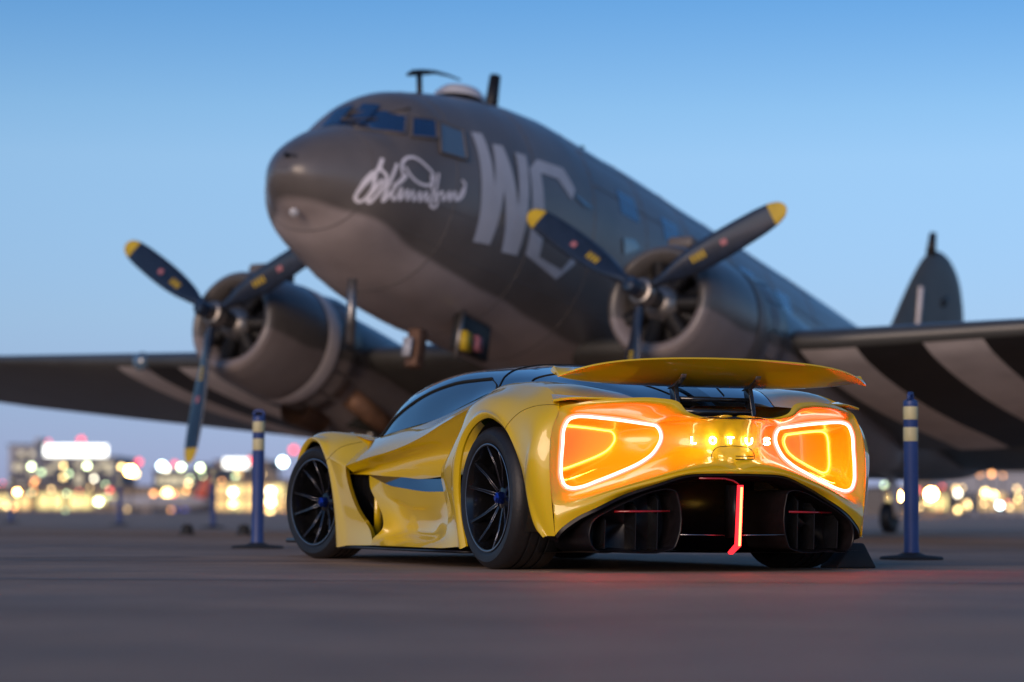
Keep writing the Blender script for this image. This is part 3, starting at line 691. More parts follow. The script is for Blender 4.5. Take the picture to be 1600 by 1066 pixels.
# --- code letters
def quadstroke(mbx, p0, p1, w0, w1):
    """straight painted bar between two photo points, wide in the a direction"""
    N = 10; G = []
    for k in range(N+1):
        t = k/N; x = p0[0]+(p1[0]-p0[0])*t; y = p0[1]+(p1[1]-p0[1])*t; w_ = w0+(w1-w0)*t
        G.append([on_fus(*F(x-w_/2, y), .007), on_fus(*F(x, y), .007), on_fus(*F(x+w_/2, y), .007)])
    mbx.grid(G)
mb = MB(); stroke(mb, [F(743, 208), F(746, 380) if False else F(757, 381)], .235, n=1, smooth=False) if False else None
mbW = MB(); N = 12
def bar(mbx, A, B, C, D):
    """quad painted on the side, corners in photo pixels (two on one end, two on the other)"""
    a_, b_, c_, d_ = [np.array(F(*p)) for p in (A, B, C, D)]; G = []
    for k in range(N+1):
        t = k/N; G.append([on_fus(*(a_*(1-t)+d_*t), .007), on_fus(*((a_+b_)/2*(1-t)+(c_+d_)/2*t), .007), on_fus(*(b_*(1-t)+c_*t), .007)])
    mbx.grid(G)
mb = MB(); bar(mb, (735, 206), (752, 209), (764, 382), (738, 378)); mb.build('code_letter', codew, fus)
mb = MB(); bar(mb, (768, 225), (784, 228), (764, 383), (750, 380)); mb.v = [(x, y+.002, z) for x, y, z in mb.v]; o = mb.build('letter_stroke', codew, fus)
mb = MB(); bar(mb, (768, 225), (784, 228), (806, 400), (782, 394)); mb.v = [(x, y+.004, z) for x, y, z in mb.v]; mb.build('letter_stroke', codew, fus)
mb = MB(); bar(mb, (803, 238), (820, 243), (806, 400), (792, 396)); mb.v = [(x, y+.006, z) for x, y, z in mb.v]; mb.build('letter_stroke', codew, fus)
mb = MB()
for qd in (((826, 262), (843, 266), (842, 402), (820, 398)), ((826, 264), (838, 249), (879, 263), (875, 281)), ((879, 263), (898, 296), (893, 313), (872, 281)), ((820, 398), (842, 402), (880, 425), (868, 437)), ((868, 437), (878, 420), (893, 402), (899, 411))):
    bar(mb, *qd)
mb.build('code_letter', codew, fus); 
# --- script on the nose, traced from the photo in crop pixels
S3 = 1584/520
def c3p(x, y): return F(400+x/S3, 90+y/S3)
mb = MB()
script = [[(600, 480), (560, 560), (500, 620), (470, 670), (490, 688), (530, 660), (560, 600), (560, 545), (520, 580), (480, 640)],
          [(600, 480), (590, 530), (618, 560), (600, 620), (560, 670), (535, 692), (530, 680), (570, 620), (600, 580)],
          [(668, 505), (640, 580), (610, 650), (600, 685), (630, 660), (670, 600), (715, 560), (690, 590), (650, 610)],
          [(700, 570), (690, 520), (705, 485), (745, 475), (800, 510), (845, 570), (830, 605), (790, 605), (740, 570), (705, 520)],
          [(600, 685), (640, 640), (650, 680), (690, 620), (680, 680), (720, 630), (715, 680), (745, 635), (745, 682), (780, 640), (775, 685), (810, 640), (805, 685), (850, 645), (860, 690), (845, 715), (825, 705), (850, 670), (885, 640), (885, 680), (920, 640), (915, 682), (945, 640), (945, 680), (975, 640), (992, 600), (975, 585)],
          [(992, 600), (985, 650), (960, 680)], [(830, 560), (835, 640)], [(865, 550), (850, 640)]]
for k, st in enumerate(script): stroke(mb, [c3p(*p) for p in st], .031, .007+.0008*k, 5)
mb.build('nose_script', nosew, fus)
# nose fittings
mb = MB(); mb.lathe([(.001, .015), (.028, .010), (.045, 0)], 16, axis='x'); o = mb.build('nose_lamp', domem, fus)
p_ = on_fus(*F(459, 332), .0); o.location = p_; o.rotation_euler = (0, R(30), R(35))
decal([F(443, 246), F(443, 238), F(452, 240), F(452, 247)], 'nose_vent', darkm, fus)
# skin laps: thin raised rings round the fuselage and along its side
for a in (-1.95, -.95, .35, 1.55, 2.75, 3.9, 5.1, 6.3, 7.6):
    mb = MB(); mb.tube([(-a, *(np.array(fus_pt(a, 2*math.pi*k/48))*1.0)) for k in range(48)], .006, 5, close=True); mb.build('skin_lap', olive, fus)
for ang in (.75, 1.15, 1.75, 2.15):
    mb = MB(); mb.tube([(-a, *fus_pt(a, ang)) for a in np.linspace(-1.9 if ang > 1.2 else 1.6, 8, 40)], .006, 5); mb.build('skin_lap', olive, fus)
# roof fittings: loop aerial, astrodome, blade aerial, rear aerial
def q3(px, py): p = Q(px, py, b=0.0); return (-p[0], 0, p[2])
mb = MB(); mb.tube([q3(656, 168), q3(655, 115)], .033, 8); loopaer = mb.build('aerial_post', darkm, plane)
mb = MB(); mb.tube([q3(636, 117), q3(645, 114), q3(660, 113), q3(680, 113), q3(700, 118), q3(719, 125)], [.015, .035, .035, .022, .016, .010], 8); mb.build('aerial_arm', darkm, plane)
mb = MB(); mb.lathe([(.30, 0), (.29, .06), (.22, .13), (.10, .165), (.001, .17)], 24, axis='z'); mb.build('astrodome', domem, plane, loc=(-.30, .05, 2.43))
mb = MB(); mb.tube([(-1.0, 0, 2.45), (-1.02, 0, 3.0)], [.085, .065], 10); mb.build('blade_aerial', darkm, plane)
mb = MB(); mb.tube([(-3.0, .0, 2.52), (-3.05, 0, 2.82)], [.05, .03], 8); mb.build('stub_aerial', mat('aerial_green', (.06, .12, .10), .5), plane)
# belly fittings: pitot masts, access hatch, light box, drain mast
for b in (.16, .0):
    pa = Q(552, 440, b=b)
mb = MB(); p0 = Q(551, 436, b=.25); p1 = Q(547, 536, b=.25); mb.tube([(-p0[0], .25, p0[2]), (-p1[0], .25, p1[2])], .05, 8); mb.build('pitot_mast', metal, plane)
p0 = Q(650, 545, b=.3); mb = MB(); mb.box((-p0[0], .3, p0[2]), (.16, .16, .42)); bevel(mb.build('belly_fairing', brownm, plane), .02)
mb = MB(); mb.box((-p0[0]+.16, .3, p0[2]-.02), (.04, .10, .20)); mb.build('belly_lamp', domem, plane)
p0 = Q(735, 535, b=.55); mb = MB(); mb.box((-p0[0], .55, p0[2]+.05), (.62, .10, .40)); bevel(mb.build('open_hatch', darkm, plane), .02)
mb = MB(); mb.box((-p0[0]+.22, .62, p0[2]-.05), (.16, .10, .20)); mb.build('hatch_box', propy, plane)
mb = MB(); mb.box((-p0[0]-.02, .62, p0[2]-.02), (.14, .08, .16)); mb.build('hatch_label', pinkm, plane)
mb = MB(); mb.tube([(-p0[0]+.28, .60, p0[2]+.30), (-p0[0]+.32, .60, p0[2]-.25)], .03, 6); mb.build('hatch_strut', metal, plane)

# --- wing: sections from the root outwards (b, leading edge a, chord, height of the chord line at the leading edge)
WS = [(0, 2.15, 4.75, .03, .74), (3.9, 2.15, 4.75, .03, .74), (4.2, 2.2, 4.70, .05, .72), (6.0, 2.60, 4.25, .21, .62), (8.0, 3.05, 3.75, .385, .52), (10.0, 3.50, 3.25, .56, .42), (12.0, 3.95, 2.70, .735, .32), (13.4, 4.28, 2.15, .857, .22), (14.1, 4.55, 1.55, .92, .12), (14.45, 4.95, .75, .95, .03)]
AF = [(1, 0), (.85, .022), (.65, .058), (.45, .085), (.28, .092), (.15, .078), (.06, .052), (.02, .030), (0, 0), (.02, -.022), (.06, -.034), (.15, -.046), (.28, -.052), (.45, -.050), (.65, -.036), (.85, -.014)]
def wing_sec(b, s):
    a0 = np.interp(b, [q[0] for q in WS], [q[1] for q in WS]); ch = np.interp(b, [q[0] for q in WS], [q[2] for q in WS]); z0 = np.interp(b, [q[0] for q in WS], [q[3] for q in WS]); th = np.interp(b, [q[0] for q in WS], [q[4] for q in WS])
    return [(-(a0+x*ch), s*b, z0+y*th*5.2 - x*ch*.035) for x, y in AF]
for s in (1, -1):
    mb = MB(); bs = [0, 2, 3.9, 4.2, 5, 6, 7, 8, 9, 10, 11, 12, 12.8, 13.4, 13.8, 14.1, 14.3, 14.45]
    mb.grid([wing_sec(b, s) for b in bs], close=True, sharp_cols=(0,)); mb.f.append(tuple(len(AF)*(len(bs)-1)+k for k in range(len(AF))))
    wg = mb.build('wing', wing_m, plane)
    # painted bands underneath and on top, following the wing skin
    def band(b0, b1, m, off=.006):
        G = []
        for b in np.linspace(b0, b1, 4):
            sc = wing_sec(b, s); q = np.array(sc[8:]+sc[:1]); q = spl1(q[1:], 4); q[:, 2] -= off; G.append(q)
        mbx = MB(); mbx.grid(G); return mbx.build('wing_stripe', m, wg)
    for b0, b1, m in ((3.56, 4.20, stripew), (4.20, 4.90, stripeb), (4.90, 5.52, stripew), (5.52, 6.2, stripeb), (6.2, 6.85, stripew)):
        band(b0, b1, m)
    mb = MB(); mb.lathe([(.13, 0), (.11, .05), (.06, .08), (.001, .09)], 16, axis='x'); q = wing_sec(6.25, s)[8]; mb.build('landing_lamp', clearg, wg, loc=(q[0]-.02, q[1], q[2]-.02))
# --- engines
def blade_mesh():
    prof = [(.16, .045, .045, 60), (.30, .065, .055, 46), (.45, .105, .045, 36), (.70, .138, .032, 26), (1.0, .150, .024, 20), (1.3, .145, .018, 16), (1.52, .132, .013, 14), (1.66, .106, .010, 13), (1.73, .070, .008, 13), (1.763, .025, .005, 13)]
    out = []
    for r, cw, th, tw in prof:
        a = R(tw); row = []
        for k in range(12):
            an = 2*math.pi*k/12; y = cw*math.cos(an); x = th*math.sin(an)
            # chord direction: mostly across the disc, twisted towards the axis
            row.append((x*math.cos(a)-y*math.sin(a), y*math.cos(a)+x*math.sin(a), r))
        out.append(row)
    return spl1(np.array(out), 4)
BL = blade_mesh(); RB = BL[:, :, 2].mean(1)
def engine(s, spin):
    eng = empty('engine', (0, s*2.83, 0)); eng.parent = plane
    # cowling lathe about the propeller axis
    prof = [(.40, -.52), (.44, -.40), (.50, -.33), (.545, -.315), (.585, -.34), (.63, -.45), (.675, -.70), (.70, -1.0), (.705, -1.35), (.69, -1.62), (.665, -1.72)]
    pp = spl1(np.array([(r, x, 0) for r, x in prof]), 4)
    mb = MB(); mb.lathe([(q[0], q[1]) for q in pp], 48, axis='x'); mb.build('cowling', nac_m, eng)
    mb = MB(); mb.lathe([(.715, -1.28), (.718, -1.30), (.718, -1.50), (.712, -1.52)], 48, axis='x'); mb.build('cowl_band', stripew if s < 0 else olive, eng)
    for k in range(14):
        a0_ = 2*math.pi*k/14; mbx = MB(); G_ = []
        for r_, x_ in ((.695, -1.60), (.715, -1.75), (.735, -1.92)):
            G_.append([(x_, r_*math.cos(a0_+t), r_*math.sin(a0_+t)) for t in np.linspace(.02, 2*math.pi/14-.03, 5)])
        G_ += [[(x, y*.975, z*.975) for x, y, z in row] for row in G_[::-1]]
        mbx.grid(G_); mbx.build('cowl_flap', nac_m, eng)
    # nacelle body: egg sections fading into the wing
    NS_ = [(1.60, .64, .64, .64), (2.0, .66, .66, .70), (2.6, .66, .66, .78), (3.3, .62, .64, .82), (4.2, .54, .58, .78), (5.2, .40, .46, .62), (6.0, .24, .30, .44), (6.7, .05, .06, .20)]
    G = []
    for a, hw_, up_, dn in NS_:
        cz = -.02-.10*max(0, a-1.6)*.4
        G.append([(-a, hw_*math.sin(t), cz+(up_ if math.cos(t) > 0 else dn)*math.cos(t)) for t in [2*math.pi*k/40 for k in range(40)]])
    mb = MB(); mb.grid(spl1(np.array(G), 4), close=True); mb.build('nacelle', nac_m, eng)
    mb = MB(); mb.box((-.95, 0, .74), (.55, .30, .13)); bevel(mb.build('air_scoop', olive, eng), .04, 3)
    mb = MB(); mb.lathe([(.20, .0), (.20, -.5), (.10, -.55)], 20, axis='x', c=(-1.7, 0, -.72)); mb.build('oil_cooler', brownm, eng)
    mb = MB(); mb.tube([(-2.1, .52*1, -.50), (-2.6, .60*1, -.66), (-3.1, .62, -.74)], [.13, .13, .10], 12); mb.build('exhaust_pipe', brownm, eng)
    # radial engine inside
    mb = MB(); mb.lathe([(.001, -.30), (.12, -.31), (.20, -.38), (.24, -.50), (.22, -.62)], 24, axis='x'); mb.build('gear_housing', metal, eng)
    mb = MB(); mb.lathe([(.001, -.62), (.62, -.62), (.62, -.66)], 32, axis='x'); mb.build('baffle', darkm, eng)
    base = None
    for k in range(14):
        a = 2*math.pi*k/14+.2
        if base is None:
            mbx = MB()
            pr = []
            for j in range(8): pr += [(.085, .20+j*.032), (.10, .205+j*.032), (.10, .215+j*.032), (.085, .22+j*.032)]
            mbx.lathe(pr+[(.075, .47), (.001, .48)], 14, axis='z'); base = mbx.mesh('cylinder', darkm)
        o = bpy.data.objects.new('cylinder', base); COL.objects.link(o); o.parent = eng; o.location = (-.47-.12*(k % 2), 0, 0); o.rotation_euler = (a, 0, 0)
    # propeller
    pr_ = empty('propeller', (0, s*2.83, 0)); pr_.parent = plane
    mb = MB(); mb.lathe([(.001, .24), (.05, .235), (.085, .20), (.095, .12), (.10, .06), (.13, .05), (.15, 0), (.15, -.08), (.11, -.12), (.10, -.32)], 28, axis='x'); mb.build('propeller_hub', metal, pr_, angle=40)
    mb = MB(); mb.lathe([(.001, .30), (.06, .29), (.088, .25), (.092, .12)], 24, axis='x'); mb.build('hub_dome', propm, pr_, angle=40)
    i1 = int(np.argmin(abs(RB-1.58)))
    for k in range(3):
        rx = -(2*math.pi*k/3+math.pi+spin)
        mbx = MB(); mbx.grid(BL[:i1+1], close=True); bl = mbx.build('blade', propm, pr_); bl.rotation_euler = (rx, 0, 0)
        mbx = MB(); mbx.grid(BL[i1:], close=True); mbx.f.append(tuple(len(BL[i1:])*12-12+q for q in range(12))); mbx.build('blade_tip', propy, bl)
        # decal and stencil block on the front face
        def face(r0, r1, y0, y1, nm, m):
            G = []
            for r in np.linspace(r0, r1, 4):
                i = int(np.argmin(abs(RB-r))); row = BL[i]; front = row[np.argsort(row[:, 1])]
                ups = [p for p in row if p[0] >= np.interp(p[1], [row[:, 1].min(), row[:, 1].max()], [row[np.argmin(row[:, 1])][0], row[np.argmax(row[:, 1])][0]])-1e-6]
                ups = np.array(sorted(ups, key=lambda p: p[1])); lo, hi = ups[0, 1], ups[-1, 1]
                G.append([(np.interp(lo+(hi-lo)*t, ups[:, 1], ups[:, 0])+.004, lo+(hi-lo)*t, r) for t in np.linspace(y0, y1, 4)])
            mbx = MB(); mbx.grid(G); mbx.build(nm, m, bl)
        face(.99, 1.06, .40, .60, 'blade_decal', pinkm)
        for j in range(4):
            face(.64+.045*j, .665+.045*j, .36, .64, 'stencil_mark', propy)
    # undercarriage: two oleo legs, braces and the wheel
    up = lambda x, y, z: (x, y, z)
    wx = -2.75; wz = (.57-PL_O.z+math.sin(TH)*2.75)/math.cos(TH)
    mb = MB(); mb.lathe([(.20, .17), (.32, .19), (.45, .185), (.54, .13), (.57, .05), (.57, -.05), (.54, -.13), (.45, -.185), (.32, -.19), (.20, -.17)], 36); mb.build('main_tyre', rubber, eng, loc=(wx, 0, wz))
    mb = MB(); mb.lathe([(.001, .13), (.10, .14), (.20, .17), (.20, -.17), (.10, -.14), (.001, -.13)], 24); mb.build('wheel_hub', metal, eng, loc=(wx, 0, wz), angle=30)
    for y in (-.30, .30):
        mb = MB(); mb.tube([(wx, y, wz), (wx-.12, y, wz+.62)], .045, 10); mb.build('oleo_leg', metal, eng)
        mb = MB(); mb.tube([(wx-.12, y, wz+.60), (wx-.25, y, -.55)], .075, 10); mb.build('oleo_cylinder', metal, eng)
        mb = MB(); mb.tube([(wx-.05, y, wz+.35), (wx-1.25, y, -.45)], .04, 8); mb.build('drag_brace', orangem, eng)
    mb = MB(); mb.tube([(wx, -.32, wz), (wx, .32, wz)], .05, 10); mb.build('axle', metal, eng)
    mb = MB(); mb.box((wx-.5, 0, -.72), (1.6, .80, .10)); mb.build('wheel_bay', seamm, eng)
    return eng
engine(1, .0443); engine(-1, .0311)
# --- tail
def slab(outline, th, name, m, parent, axis):
    """thin aerofoil slab from an outline of (a, q) points: raised in the middle, thin at its rim"""
    q = spl1(np.array([(a, c, 0) for a, c in outline]), 4, close=True); cen_ = q.mean(0); mbx = MB(); rings = []
    for sgn in (1, -1):
        G = []
        for f, t in ((1, 0), (.93, .5), (.75, .85), (.45, 1), (.02, 1)):
            p = cen_+(q-cen_)*f
            G.append([((-x, sgn*th*t, y) if axis == 'v' else (-x, y, sgn*th*t)) for x, y, _ in p])
        mbx.grid(G, close=True)
    return mbx.build(name, m, parent)
slab([(10.6, 2.36), (11.6, 2.55), (12.35, 3.0), (12.7, 3.5), (13.1, 4.05), (13.55, 4.52), (14.0, 4.72), (14.5, 4.72), (14.95, 4.50), (15.2, 4.1), (15.35, 3.4), (15.65, 2.5), (15.9, 1.8), (15.2, 1.6), (13, 1.7)], .09, 'fin', mat('fin_paint', (.085, .085, .078), .55, noise=.12, nscale=2), plane, 'v')
mb = MB(); mb.tube([(-13.75, 0, 4.60), (-13.78, 0, 4.95)], [.09, .06], 8); mb.build('fin_lamp', darkm, plane)
mb = MB(); mb.tube([(-13.2, .085, 3.1), (-13.25, .085, 3.9)], .05, 6); mb.build('fin_strip', stripew, plane)
mb = MB(); mb.box((-14.25, .09, 3.95), (.35, .02, .12), Matrix.Rotation(R(30), 3, 'Y')); mb.build('fin_mark', darkm, plane)
for s in (1, -1):
    o = slab([(12.6, s*.2), (13.0, s*1.5), (13.5, s*2.9), (13.9, s*3.8), (14.4, s*4.05), (14.9, s*3.8), (15.2, s*2.8), (15.3, s*1.2), (15.2, s*.2)], .10, 'tailplane', wing_m, plane, 'h'); o.location = (0, 0, 1.42)
tz = (.24-PL_O.z+math.sin(TH)*12.9)/math.cos(TH)
mb = MB(); mb.lathe([(.08, .08), (.17, .09), (.23, .07), (.24, 0), (.23, -.07), (.17, -.09), (.08, -.08)], 24); mb.build('tail_tyre', rubber, plane, loc=(-12.9, 0, tz))
mb = MB(); mb.tube([(-12.9, .12, tz), (-12.75, .12, tz+.35), (-12.55, .03, 1.0)], [.05, .07, .10], 8); mb.build('tail_leg', stripew, plane)
# ------------------------------------------------------------------ ground
def ground_mat():
    m = bpy.data.materials.new('apron_asphalt'); m.use_nodes = True; n = m.node_tree.nodes; l = m.node_tree.links; b = n['Principled BSDF']
    tc = n.new('ShaderNodeTexCoord')
    def noise(s, d=6, r=.6):
        q = n.new('ShaderNodeTexNoise'); q.inputs['Scale'].default_value = s; q.inputs['Detail'].default_value = d; q.inputs['Roughness'].default_value = r; l.new(tc.outputs['Object'], q.inputs['Vector']); return q
    def mr(src, a, c, lo=.3, hi=.7):
        q = n.new('ShaderNodeMapRange'); q.inputs[1].default_value = lo; q.inputs[2].default_value = hi; q.inputs[3].default_value = a; q.inputs[4].default_value = c; l.new(src.outputs[0], q.inputs[0]); return q
    big = noise(.16, 4); mid_ = noise(.9, 8, .7); fine = noise(70, 4, .8); grit = noise(240, 2)
    rp = n.new('ShaderNodeValToRGB'); rp.color_ramp.elements[0].color = (.285, .195, .140, 1); rp.color_ramp.elements[1].color = (.46, .322, .235, 1); rp.color_ramp.elements[0].position = .35; rp.color_ramp.elements[1].position = .68
    l.new(big.outputs[0], rp.inputs[0])
    def mul(a, f):
        q = n.new('ShaderNodeMix'); q.data_type = 'RGBA'; q.blend_type = 'MULTIPLY'; q.inputs[0].default_value = 1; l.new(a, q.inputs[6]); l.new(f.outputs[0], q.inputs[7]); return q.outputs[2]
    c = mul(mul(mul(rp.outputs[0], mr(mid_, .70, 1.25)), mr(fine, .75, 1.25)), mr(grit, .8, 1.2))
    l.new(c, b.inputs['Base Color'])
    rr = mr(mid_, .5, .75); l.new(rr.outputs[0], b.inputs['Roughness']); b.inputs['Specular IOR Level'].default_value = .05
    bp = n.new('ShaderNodeBump'); bp.inputs['Strength'].default_value = .5; bp.inputs['Distance'].default_value = .006; l.new(fine.outputs[0], bp.inputs['Height']); l.new(bp.outputs[0], b.inputs['Normal'])
    return m
mb = MB(); mb.grid([[(-1500, -60, 0), (1500, -60, 0)], [(-1500, 2500, 0), (1500, 2500, 0)]]); ground = tag(mb.build('ground', ground_mat(), smooth=False), kind='structure')
sealm = mat('joint_sealant', (.025, .024, .024), .5, noise=.2, nscale=3)
linem = mat('worn_line_paint', (.30, .28, .25), .6, noise=.35, nscale=6)
for y, h_, m, nm in ((13.95, .05, sealm, 'joint'), (19.3, .16, linem, 'painted_line'), (10.2, .05, sealm, 'joint'), (24.8, .05, sealm, 'joint'), (36, .15, linem, 'painted_line')):
    mb = MB(); mb.grid([[(x, y-h_/2+.02*math.sin(x*.7), .004), (x, y+h_/2+.02*math.sin(x*.7), .004)] for x in np.linspace(-60, 60, 121)]); o = mb.build(nm, m, ground); 
for x in (-7.5, 3.9, 9.4):
    mb = MB(); mb.grid([[(x-.025, y, .004), (x+.025, y, .004)] for y in (-5, 10.15)]); mb.build('joint', sealm, ground)

# faint tyre marks and cracks
markm = mat('tyre_mark', (.20, .145, .11), .75, noise=.5, nscale=9)
rg = random.Random(11)
for x0, y0, x1, y1, bend, wd_ in ((-6, 16.5, 6, 20.5, .6, .10), (-9, 11.6, -2, 15.2, .4, .09)):
    row = []
    for k in range(41):
        t = k/40; x = x0+(x1-x0)*t+bend*math.sin(t*math.pi); y = y0+(y1-y0)*t; w_ = wd_*.7*(.8+.3*rg.random()); row.append([(x-w_, y, .003), (x+w_, y, .003)])
    mb = MB(); mb.grid(row); mb.build('tyre_mark', markm, ground)
for k in range(9):
    x, y = rg.uniform(-5, 5), rg.uniform(6.5, 16); dx = rg.choice((-1, 1)); row = []
    for q in range(30):
        row.append([(x, y-.006, .0045), (x, y+.006, .0045)]); x += dx*rg.uniform(.05, .16); y += rg.uniform(-.06, .06)
    mb = MB(); mb.grid(row); mb.build('crack', sealm, ground)

# ------------------------------------------------------------------ delineator posts
bluep = mat('post_blue', (.03, .065, .22), .45, noise=.12, nscale=5)
bandm = mat('reflective_band', (.62, .55, .30), .5, noise=.08)
basem = mat('rubber_base', (.02, .02, .02), .7, noise=.2)
def at_ground(px, py):
    r = ray(px, py); t = -CAM_H/r[2]; return (r[0]*t, r[1]*t, 0)
def make_post():
    root = empty('delineator_post', (0, 0, 0))
    mb = MB(); mb.lathe([(.001, .0), (.20, .0), (.205, .010), (.195, .02), (.09, .03), (.055, .045)], 32, axis='z'); mb.build('base', basem, root, angle=40)
    mb = MB(); mb.lathe([(.052, .04), (.048, .10), (.046, .98), (.048, .985), (.048, 1.0)], 24, axis='z'); mb.build('post', bluep, root, angle=40)
    for z in (.76, .90):
        mb = MB(); mb.lathe([(.0465, z), (.0475, z+.002), (.0475, z+.088), (.0465, z+.09)], 24, axis='z'); mb.build('reflective_band', bandm, root)
    mb = MB(); mb.lathe([(.048, 1.0), (.046, 1.02), (.028, 1.03), (.001, 1.032)], 20, axis='z'); mb.build('cap', bluep, root, angle=40)
    mb = MB(); mb.tube([(-.038, 0, 1.02), (-.038, 0, 1.05), (-.025, 0, 1.068), (.025, 0, 1.068), (.038, 0, 1.05), (.038, 0, 1.02)], .012, 8); mb.build('handle', bluep, root)
    return root
post = make_post(); post.location = at_ground(402, 857)
tag(post, 'blue delineator post with two cream bands ahead of the yellow car', 'post', 'blue delineator posts on the apron')
p2 = copy_tree(post); p2.location = Vector((2.575, 15.6, 0)); p2.rotation_euler = (0, 0, 1.1); tag(p2, 'blue delineator post with two cream bands beside the glowing tail lights', 'post')
for px, d in ((17, 53), (187, 47), (333, 41)):
    p3 = copy_tree(post); r = ray(px, 800); p3.location = (r[0]/r[1]*d, d, 0); p3.rotation_euler = (0, 0, px*.1); tag(p3, 'small dark post far out on the apron, beyond the propeller aeroplane', 'post')
# black wedge chock by the right rear tyre
mb = MB(); mb.prism([(-.13, -.09, 0), (.13, -.09, 0), (.05, -.09, .135), (-.03, -.09, .135)], (0, .18, 0)); ck = bevel(mb.build('wheel_chock', basem), .012, 2)
ck.location = (CAR_O[0], CAR_O[1], 0) if 'CAR_O' in globals() else (0, 0, 0)
q_ = Vector(CAR_O)+Vector(_h)*(-.13)+Vector(_l)*(-1.10); ck.location = (q_.x, q_.y, 0); ck.rotation_euler = (0, 0, CAR_PHI)
tag(ck, 'small black wedge chock on the ground by the right rear tyre', 'chock')
for px, wh_ in ((292, 'nearer the small far posts'), (381, 'nearer the tall blue post')):
    mb = MB(); mb.lathe([(.001, .13), (.05, .12), (.07, .09), (.075, .03), (.10, .015), (.10, 0)], 14, axis='z'); o = mb.build('ground_light', basem); r = ray(px, 830); o.location = (r[0]/r[1]*29, 29, 0)
    tag(o, 'tiny dark ground light on the apron, '+wh_, 'light', 'ground lights on the apron')

# ------------------------------------------------------------------ the far side of the airfield
def at_d(px, py, d):
    r = ray(px, py); t = d/r[1]; return Vector((r[0]*t, d, CAM_H+r[2]*t))
conc = mat('pale_concrete', (.42, .42, .45), .7, noise=.12, nscale=.3)
grey_b = mat('grey_facade', (.22, .22, .25), .7, noise=.12, nscale=.3)
tan_b = mat('tan_facade', (.32, .25, .19), .7, noise=.12, nscale=.3)
dark_b = mat('dark_facade', (.10, .10, .12), .7, noise=.12, nscale=.3)
dim_glass = mat('dim_window', (.05, .06, .08), .15)
warm_w = glow('warm_window', (1.0, .62, .24), 1.25); cool_w = glow('pale_window', (1.0, .86, .58), .7); yel_w = glow('hall_window', (1.0, .78, .30), 1.5)
sign_w = glow('white_sign', (1.0, 1.0, .93), 3); blue_w = glow('blue_light_band', (.12, .16, 1.0), 1.2)
white_l = glow('white_lamp', (1.0, .92, .70), 10); green_l = glow('greenish_lamp', (.86, 1.0, .58), 11); orange_l = glow('sodium_lamp', (1.0, .52, .16), 60); orange_s = glow('strong_sodium_lamp', (1.0, .45, .12), 180); red_l = glow('red_beacon', (1.0, .06, .08), 3.2); cold_l = glow('cold_lamp', (.80, 1.0, 1.0), 14); warm_l = glow('amber_lamp', (1.0, .70, .26), 10)
def building(name, label, px0, px1, ytop, d, fac, wins=(), beacons=(), depth=25, roofbox=True):
    a = at_d(px0, ytop, d); b = at_d(px1, ytop, d); cx = (a.x+b.x)/2; wdt = b.x-a.x; h_ = (a.z+b.z)/2
    root = empty(name, (cx, d+depth/2, 0)); tag(root, label, 'building')
    mb = MB(); mb.box((0, 0, h_/2), (wdt, depth, h_)); mb.build('wall', fac, root, smooth=False)
    mb = MB(); mb.box((0, 0, h_+.2), (wdt+.6, depth+.6, .4)); rf = mb.build('roof', dark_b, root, smooth=False)
    if roofbox:
        mb = MB(); mb.box((wdt*.15, 2, h_+.4+.8), (wdt*.22, 6, 1.6)); mb.build('plant_room', fac, rf, smooth=False)
    for (x0, x1, y0, y1, nx, ny, m) in wins:
        p0 = at_d(x0, y1, d); p1 = at_d(x1, y0, d); W_d = (p1.x-p0.x)/nx; H_d = (p1.z-p0.z)/ny
        for i in range(nx):
            for j in range(ny):
                mm = m if not isinstance(m, tuple) else random.choice(m)
                mb = MB(); mb.box((p0.x-cx+W_d*(i+.5), -depth/2-.05, max(p0.z, .15)+H_d*(j+.5)), (W_d*.84, .1, H_d*.78)); mb.build('window', mm, root, smooth=False)
    for (x, y, m, rad_) in beacons:
        p = at_d(x, y, d+1.5); mb = MB(); mb.lathe([(.001, -rad_), (rad_*.7, -rad_*.7), (rad_, 0), (rad_*.7, rad_*.7), (.001, rad_)], 10, axis='z'); mb.build('beacon', m, rf, loc=(p.x-cx, 1.5-depth/2, p.z))
        mb = MB(); mb.tube([(p.x-cx, 1.5-depth/2, h_), (p.x-cx, 1.5-depth/2, p.z-rad_)], .08, 6); mb.build('beacon_mast', dark_b, rf)
    return root
D = 450
building('office_tower', 'pale office tower with two red roof beacons across the airfield', 14, 58, 697, 520, conc, [(20, 54, 705, 765, 4, 6, (dim_glass, dim_glass, cool_w))], [(21, 701, red_l, .55), (54, 700, red_l, .55)])
b2 = building('office_block', 'wide grey office block carrying a long white lit rooftop sign', 62, 182, 716, 500, grey_b, [(70, 176, 722, 766, 9, 5, (dim_glass, dim_glass, dim_glass, cool_w))], [(127, 688, red_l, .7), (76, 690, red_l, .35)], roofbox=False)
p0 = at_d(70, 713, 500); p1 = at_d(168, 696, 500); mb = MB(); mb.box(((p0.x+p1.x)/2-b2.location.x, -12.9, (p0.z+p1.z)/2), (p1.x-p0.x, .4, p1.z-p0.z)); mb.build('rooftop_sign', sign_w, b2, smooth=False)
building('terminal_building', 'long low tan terminal with a row of tall glowing windows', -30, 238, 762, 450, tan_b, [(-20, 52, 776, 801, 3, 1, (yel_w, warm_w)), (57, 147, 774, 802, 4, 1, yel_w), (152, 234, 774, 790, 5, 1, yel_w)], roofbox=False)
building('cargo_shed', 'dark shed with a blue light band along its base', 240, 338, 738, 480, dark_b, [(245, 330, 742, 760, 6, 1, (dim_glass, cool_w)), (219, 300, 794, 803, 1, 1, blue_w), (250, 300, 764, 788, 3, 1, warm_w)], [(273, 725, red_l, .5), (217, 722, red_l, .6)])
